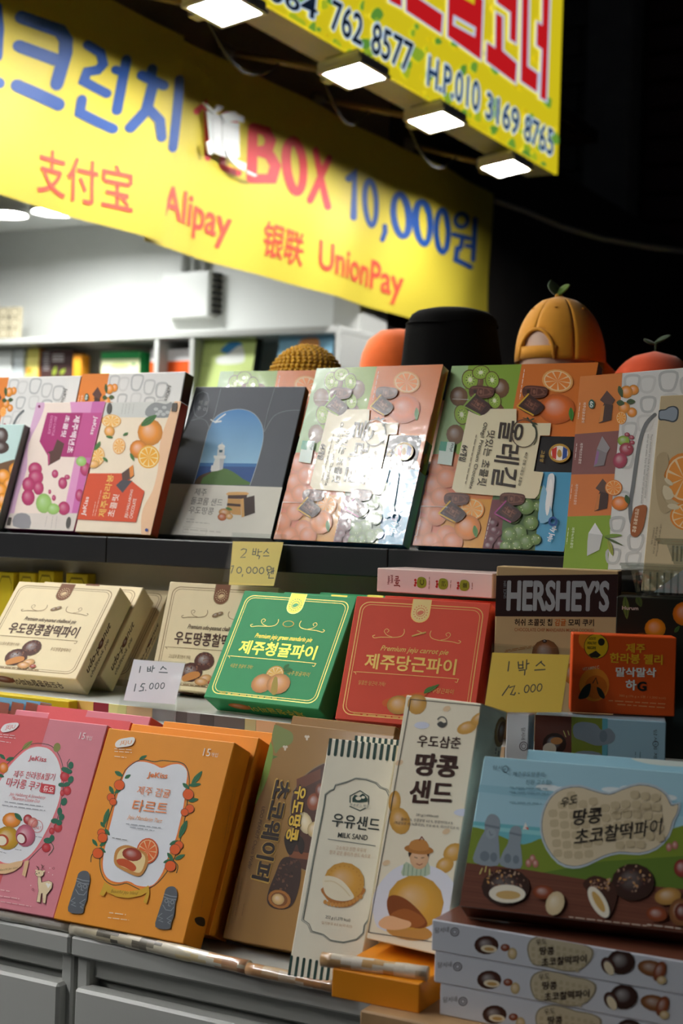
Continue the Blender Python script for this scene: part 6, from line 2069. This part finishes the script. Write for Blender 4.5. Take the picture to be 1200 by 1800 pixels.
a = price_tag('white price tag reading 1 box 15.000 on the step edge', (-1.443, 1.897, 1.1225, 6.8, 22, 0.10, 0.097), [(217, 1231), (307, 1238), (325, 1166), (235, 1159)], '#eceef2', None)
a.STEP = 4e-6
a.part('handwriting').crop = E5
IN2 = '#3c5258'
for pts in ([(217, 145), (207, 195)], [(275, 150), (272, 185), (300, 182)], [(298, 148), (295, 182)], [(273, 167), (297, 168)], [(318, 140), (308, 190)], [(313, 162), (330, 158)], [(400, 145), (380, 170)], [(398, 150), (425, 168)], [(368, 192), (434, 196)],
            [(178, 288), (166, 346)], [(232, 285), (218, 308), (240, 315), (238, 340), (205, 345)], [(232, 285), (252, 286)], [(257, 338), (259, 340)]):
    a.stroke(pts, 8, IN2)
for x, y in ((305, 305), (350, 304), (395, 302)):
    a.ring(x, y, 14, 24, 7, IN2, 18)
a.done()

a = price_tag('yellow price tag reading 1 box 12.000 before the cookie box', (-0.782, 1.800, 1.2035, 4.4, 20, 0.104, 0.089), [(850, 1252), (986, 1252), (1001, 1151), (865, 1147)], '#eec43a', 0.0)
a.STEP = 4e-6
a.part('handwriting').crop = M4
for pts in ([(182, 610), (175, 665)], [(235, 612), (238, 650), (265, 648)], [(262, 608), (262, 648)], [(236, 630), (264, 630)], [(285, 600), (282, 655)], [(283, 625), (298, 620)], [(240, 662), (275, 658), (272, 688)], [(372, 608), (340, 635)], [(365, 612), (390, 635)], [(332, 660), (392, 656)],
            [(182, 750), (142, 808)], [(185, 762), (215, 752), (195, 795), (190, 802), (212, 805), (218, 792)], [(238, 795), (240, 797)]):
    a.stroke(pts, 7, '#3a3320')
for x, y in ((285, 770), (322, 766), (360, 762)):
    a.ring(x, y, 13, 22, 6, '#3a3320', 15)
a.done()

# ------------------------------------------------------------------ clear plastic tubs on the dark box
TUB = clear_plastic('clear_tub', '#e6eae8', 0.10, 0.15, 1.6, 0.5, 40)


def tub(label, px, py, Y, zb, w, h, d):
    p = hit(px, py, 1, Y)
    t = empty('plastic_tub', (p.x, Y, zb), label, 'tub', 'clear plastic tubs on the dark box')
    vs, fs = [], []
    ins = 0.012
    rings = [(ins, 0.0), (0.004, h * .85), (0.0, h * .86), (-0.006, h * .9), (-0.006, h)]
    for i, z in rings:
        vs += [(i, i, z), (w - i, i, z), (w - i, d - i, z), (i, d - i, z)]
    for r in range(len(rings) - 1):
        for k in range(4):
            fs.append((r * 4 + k, r * 4 + (k + 1) % 4, r * 4 + 4 + (k + 1) % 4, r * 4 + 4 + k))
    fs.append((3, 2, 1, 0))
    MB().add(vs, fs).build('tub_body', TUB, t)
    for k in range(9):
        x = 0.012 + (w - 0.024) * k / 8
        MB().box(x - 0.0012, x + 0.0012, ins * .55 - 0.001, ins * .55 + 0.001, 0.004, h * .82).build('rib', TUB, t)
    MB().box(-0.008, w + 0.008, -0.008, d + 0.008, h, h + 0.004, bev=0.001).build('lid', TUB, t)
    b_ = MB().add([(w * .35, d * .3, 0.006), (w * .95, d * .3, 0.006), (w * .95, d * .35, h * .95), (w * .75, d * .35, h * .98), (w * .35, d * .7, 0.006), (w * .95, d * .7, 0.006), (w * .95, d * .65, h * .95), (w * .75, d * .65, h * .98)],
                  [(0, 1, 2, 3), (7, 6, 5, 4), (0, 4, 5, 1), (1, 5, 6, 2), (2, 6, 7, 3), (3, 7, 4, 0)], '#d5dade')
    b_.build('paper_packet', PLAIN, t)


tub('lower clear plastic tub holding paper packets on the dark box', 1100, 1040, 1.975, 1.3525, 0.10, 0.04, 0.038)
tub('upper clear plastic tub stacked beside the beige box', 1164, 985, 1.977, 1.3972, 0.07, 0.03, 0.036)

# ------------------------------------------------------------------ hats on mannequin heads
SKIN = principled('mannequin_beige', '#c9a48c', rough=0.5)
HZ = 1.55


def head(label, x, y, top, s=1.0):
    h = top - HZ
    t = MB()
    k = 0.085 * s
    prof = [(0.0, h), (k * .45, h - .008), (k * .75, h - .028), (k * .93, h - .06), (k, h - .10), (k * .97, h - .14), (k * .8, h - .19), (k * .55, h - .225)]
    prof = [(r, max(z, 0.03 + 0.001 * i)) for i, (r, z) in enumerate(prof)]
    prof += [(k * .52, 0.028), (k * .7, 0.012), (k * .85, 0.0), (0.0, 0.0)]
    t.lathe(prof, '#c9a48c', 28, None, 1.0, 1.12)
    o = t.build('mannequin_head', SKIN, None, True)
    o.location = (x, y, HZ)
    return tag(o, label, 'mannequin head', 'mannequin heads under the hats')


def cloth(name, col, rough=0.85, bump=0.25, bs=500):
    return principled(name, col, rough=rough, bump=bump, bscale=bs, noise=0.08, nscale=25, sheen=0.2)


HY = 2.8
# yellow cap: crown seen from behind, brim turned right and away
P = hit(972, 640, 1, HY)
cap_r, cap_c = 0.088, Vector((P.x, HY + 0.02, P.z + 0.004))
head('beige mannequin head inside the yellow cap', cap_c.x, cap_c.y, cap_c.z + 0.108, 0.86)
cap = empty('baseball_cap', cap_c, 'yellow mandarin cap with green leaves on a mannequin head', 'cap')
YC = cloth('yellow_twill', '#e0981c')
front = R(75)      # direction of the brim
hgt = 0.132


def dome_pt(t, f, r=cap_r, h=hgt):
    """t around, f from rim 0 to crown 1; the front panel stands a bit steeper"""
    rr = r * (1 - f ** 2.3) ** 0.5 * (1 + 0.02 * (1 - f)) if f < 1 else 0.0
    el = 1 + 0.10 * math.cos(t - front)
    seam = 1 - 0.006 * max(0, math.cos(3 * (t - front)) ** 60) + 0.006 * math.sin(3.1 * t + 5 * f)
    return Vector((rr * el * seam * math.cos(t), rr * el * seam * math.sin(t), h * f))


back = R(258)
for s in range(6):
    vs, fs = [], []
    t0 = front + s * math.pi / 3
    N, Mf = 10, 14
    for j in range(Mf + 1):
        for i in range(N + 1):
            t = t0 + (math.pi / 3) * i / N
            vs.append(dome_pt(t, min(j / Mf, 0.999)))
    for j in range(Mf):
        for i in range(N):
            t = t0 + (math.pi / 3) * (i + .5) / N
            da = math.atan2(math.sin(t - back), math.cos(t - back))
            f = (j + .5) / Mf
            if (da / R(29)) ** 2 + (f / 0.44) ** 2 < 1:
                continue
            a_ = j * (N + 1) + i
            fs.append((a_, a_ + 1, a_ + N + 2, a_ + N + 1))
    me = mesh_from('crown_panel', vs, fs, [lin('#efa51c')] * len(fs))
    o = link_mesh('crown_panel', me, YC, cap, True)
    md = o.modifiers.new('thickness', 'SOLIDIFY')
    md.thickness = 0.002
    e = MB().lathe([(0.0, .0015), (.003, .0015), (.003, 0), (.0012, 0)], '#c07c10', 8)
    q_ = dome_pt(t0 + math.pi / 6, 0.78)
    nrm = Vector((q_.x, q_.y, q_.z * 0.9)).normalized()
    e2 = e.build('eyelet', principled('eyelet_thread', '#c98616', rough=0.8), cap)
    e2.location = q_ * 1.004
    e2.rotation_euler = nrm.to_track_quat('Z', 'Y').to_euler()
# arch binding and strap
ar = []
for k in range(17):
    u = -1 + 2 * k / 16
    ar.append(dome_pt(back + u * R(30), 0.44 * math.sqrt(max(1 - u * u, 0)) + 0.002) * 1.012)
MB().tube(ar, 0.004, '#d9920f', 8).build('arch_binding', YC, cap, True)
for zz, nm in ((0.004, 'strap'),):
    vs, fs = [], []
    for k in range(13):
        t = back + R(-32 + 64 * k / 12)
        for z in (0.002, 0.026):
            p = dome_pt(t, 0.03) * 1.02
            vs.append(Vector((p.x, p.y, z)))
    for k in range(12):
        fs.append((2 * k, 2 * k + 2, 2 * k + 3, 2 * k + 1))
    o = link_mesh(nm, mesh_from(nm, vs, fs, [lin('#efa51c')] * len(fs)), YC, cap, True)
    o.modifiers.new('thickness', 'SOLIDIFY').thickness = 0.003
vs, fs = [], []
for k in range(17):
    u = -1 + 2 * k / 16
    t = front + u * R(62)
    p0 = dome_pt(t, 0.02)
    ln = 0.092 * math.sqrt(max(1 - u * u, 0.0))
    for j in range(5):
        w = j / 4
        dr = Vector((math.cos(front), math.sin(front), 0))
        vs.append(p0 + dr * ln * w + vz * (-0.012 * w * w - 0.016 * u * u * w - 0.012 * w + 0.001))
for k in range(16):
    for j in range(4):
        a_ = k * 5 + j
        fs.append((a_, a_ + 1, a_ + 6, a_ + 5))
o = link_mesh('brim', mesh_from('brim', vs, fs, [lin('#efa51c')] * len(fs)), YC, cap, True)
o.modifiers.new('thickness', 'SOLIDIFY').thickness = 0.004
MB().lathe([(0, .006), (.007, .005), (.009, 0)], '#efa51c', 12, Matrix.Translation((0, 0, hgt - .001))).build('button', YC, cap, True)


def leaf3d(parent, base, tip, wid, side, mat, name='leaf', cup=0.15):
    base, tip, side = Vector(base), Vector(tip), Vector(side).normalized()
    d = tip - base
    n = d.cross(side).normalized()
    vs, fs = [], []
    for k in range(9):
        u = k / 8
        w = wid * math.sin(math.pi * min(u * .96 + .04, 1)) ** 0.8 * 0.5
        c = base + d * u
        for s in (-1, -.5, 0, .5, 1):
            vs.append(c + side * w * s + n * (abs(s) * w * cup))
    for k in range(8):
        for j in range(4):
            a_ = k * 5 + j
            fs.append((a_, a_ + 1, a_ + 6, a_ + 5))
    o = link_mesh(name, mesh_from(name, vs, fs, [lin('#55802c')] * len(fs)), mat, parent, True)
    o.modifiers.new('thickness', 'SOLIDIFY').thickness = 0.003
    return o


FELT = cloth('green_felt', '#5c7a2c', 0.95, 0.3, 300)
DFELT = cloth('dark_green_felt', '#2c4426', 0.95, 0.3, 300)
rgt = CR.copy()
rgt.z = 0
rgt.normalize()
fwd = Vector((-rgt.y, rgt.x, 0))
leaf3d(cap, (0, 0, hgt), rgt * -0.016 + vz * (hgt + 0.033), 0.028, rgt + fwd * .5, DFELT)
leaf3d(cap, rgt * -0.006 + vz * hgt, rgt * 0.022 + vz * (hgt + 0.022), 0.024, fwd + vz * .8, FELT)

# black bucket hat
P = hit(785, 640, 1, HY)
bc = Vector((P.x, HY + 0.02, P.z - 0.03))
head('beige mannequin head inside the black bucket hat', bc.x, bc.y, bc.z + 0.11, 0.85)
bh = empty('bucket_hat', bc - vz * 0.001, 'black cloth bucket hat hanging low beside the yellow cap', 'hat')
BLK = principled('black_cotton', '#0c0c0c', rough=0.95, bump=0.3, bscale=400, spec=0.1)
wob = lambda t, f: 1 + 0.02 * math.sin(2 * t + 1) + 0.012 * math.sin(5 * t)
wob = lambda t, f: 1 + 0.03 * math.sin(2 * t + 1) + 0.02 * math.sin(3 * t + 4 * f) + 0.01 * math.sin(7 * t)
MB().lathe([(0.104, 0.0), (0.100, 0.02), (0.096, 0.05), (0.092, 0.085), (0.090, 0.105), (0.088, 0.113)], '#161615', 40, None, 1, 1.05, wob).build('crown_side', BLK, bh, True)
MB().lathe([(0.088, 0.113), (0.086, 0.122), (0.080, 0.131), (0.068, 0.139), (0.045, 0.145), (0.02, 0.147), (0.0, 0.147)], '#161615', 40, None, 1, 1.05, wob).build('crown_top', BLK, bh, True)
MB().lathe([(0.0895, 0.108), (0.0915, 0.111), (0.089, 0.114)], '#161615', 40, None, 1, 1.05, wob).build('top_seam', BLK, bh, True)
MB().lathe([(0.104, 0.0), (0.118, -0.025), (0.135, -0.05), (0.134, -0.052), (0.116, -0.027), (0.102, -0.002)], '#161615', 40, None, 1, 1.1, wob).build('brim', BLK, bh, True)

# orange hat behind, left of the black one
P = hit(690, 640, 1, 3.02)
oc = Vector((P.x, 3.05, P.z - 0.03))
head('beige mannequin head inside the plain orange hat', oc.x, oc.y, oc.z + 0.10, 0.9)
OR = cloth('orange_knit', '#ee6a1c')
oh = empty('orange_hat', oc, 'plain orange hat half hidden behind the black bucket hat', 'hat')
MB().lathe([(0.082, 0), (0.085, 0.03), (0.082, 0.055), (0.07, 0.085), (0.045, 0.105), (0.0, 0.113)], '#ee6a1c', 32, None, 1, 1.1, lambda t, f: 1 + 0.03 * math.sin(4 * t + f * 3)).build('crown', OR, oh, True)
MB().lathe([(0.086, -0.02), (0.090, -0.01), (0.089, 0.012), (0.084, 0.016)], '#ee6a1c', 32, None, 1, 1.1).build('cuff', OR, oh, True)

# mustard knitted hat
P = hit(530, 652, 1, HY - 0.1)
kc = Vector((P.x, HY - 0.08, P.z - 0.035))
head('beige mannequin head inside the mustard knitted hat', kc.x, kc.y, kc.z + 0.08, 0.85)
kh = empty('knitted_hat', kc, 'mustard crocheted hat behind the lighthouse box', 'hat')
KN = cloth('mustard_yarn', '#c99a1c', 0.95, 0.3, 700)
rr_, hh_ = 0.082, 0.090
core = MB().lathe([(rr_ * math.cos(R(e_)) * .97, hh_ * math.sin(R(e_)) * .97) for e_ in range(0, 91, 10)], '#9c7412', 36)
core.build('crown', KN, kh, True)
st = MB()
stv, stf = [], []
bm = bmesh.new()
bmesh.ops.create_icosphere(bm, subdivisions=1, radius=1.0)
iv = [v.co.copy() for v in bm.verts]
bm.verts.index_update()
iff = [[v.index for v in f.verts] for f in bm.faces]
bm.free()
row = 0
e_ = 2.0
while e_ < 88:
    rad = rr_ * math.cos(R(e_))
    n = max(int(2 * math.pi * rad / 0.0115), 4)
    for k in range(n):
        t = 2 * math.pi * (k + 0.5 * (row % 2)) / n
        M = Matrix.Translation((rad * math.cos(t), rad * math.sin(t), hh_ * math.sin(R(e_)))) @ Matrix.Rotation(t, 4, 'Z') @ Matrix.Rotation(R(25 if row % 2 else -25), 4, 'X')
        st.add([M @ Vector((v.x * .0036, v.y * .0054, v.z * .0040)) for v in iv], iff, '#cf9f20')
    e_ += math.degrees(0.0098 / hh_ / max(math.cos(R(e_)) ** .15, .5))
    row += 1
so = st.build('stitches', KN, kh, True)
so['kind'] = 'stuff'

# orange cap with sprout
P = hit(1150, 655, 1, HY)
sc_ = Vector((P.x, HY, P.z - 0.06))
head('beige mannequin head inside the orange sprout cap', sc_.x, sc_.y, sc_.z + 0.088, 0.9)
shh = empty('sprout_cap', sc_, 'orange red cap with a green sprout beside the yellow cap', 'cap')
OR2 = cloth('orange_red_cotton', '#e4501a')
for s in range(6):
    vs, fs = [], []
    t0 = s * math.pi / 3 + 0.4
    N, Mf = 8, 10
    for j in range(Mf + 1):
        for i in range(N + 1):
            t = t0 + (math.pi / 3) * i / N
            f = min(j / Mf, 0.999)
            rr = 0.088 * (1 - f ** 2.2) ** .5 * (1 - 0.01 * math.cos(3 * (t - 0.4)) ** 40)
            vs.append((rr * math.cos(t), rr * 1.08 * math.sin(t), 0.10 * f))
    for j in range(Mf):
        for i in range(N):
            a_ = j * (N + 1) + i
            fs.append((a_, a_ + 1, a_ + N + 2, a_ + N + 1))
    o = link_mesh('crown_panel', mesh_from('crown_panel', vs, fs, [lin('#e4501a')] * len(fs)), OR2, shh, True)
MB().tube([(0, 0, 0.098), (0.001, 0, 0.108), (0, 0, 0.118)], 0.0022, '#2f4a26', 8).build('stem', DFELT, shh, True)
leaf3d(shh, (0, 0, 0.116), rgt * -0.022 + vz * 0.124, 0.014, fwd + vz * .6, DFELT)
leaf3d(shh, (0, 0, 0.116), rgt * 0.030 + vz * 0.130, 0.015, fwd + vz * .6, DFELT)

bpy.data.objects.remove(_to)
bpy.data.curves.remove(_tc)
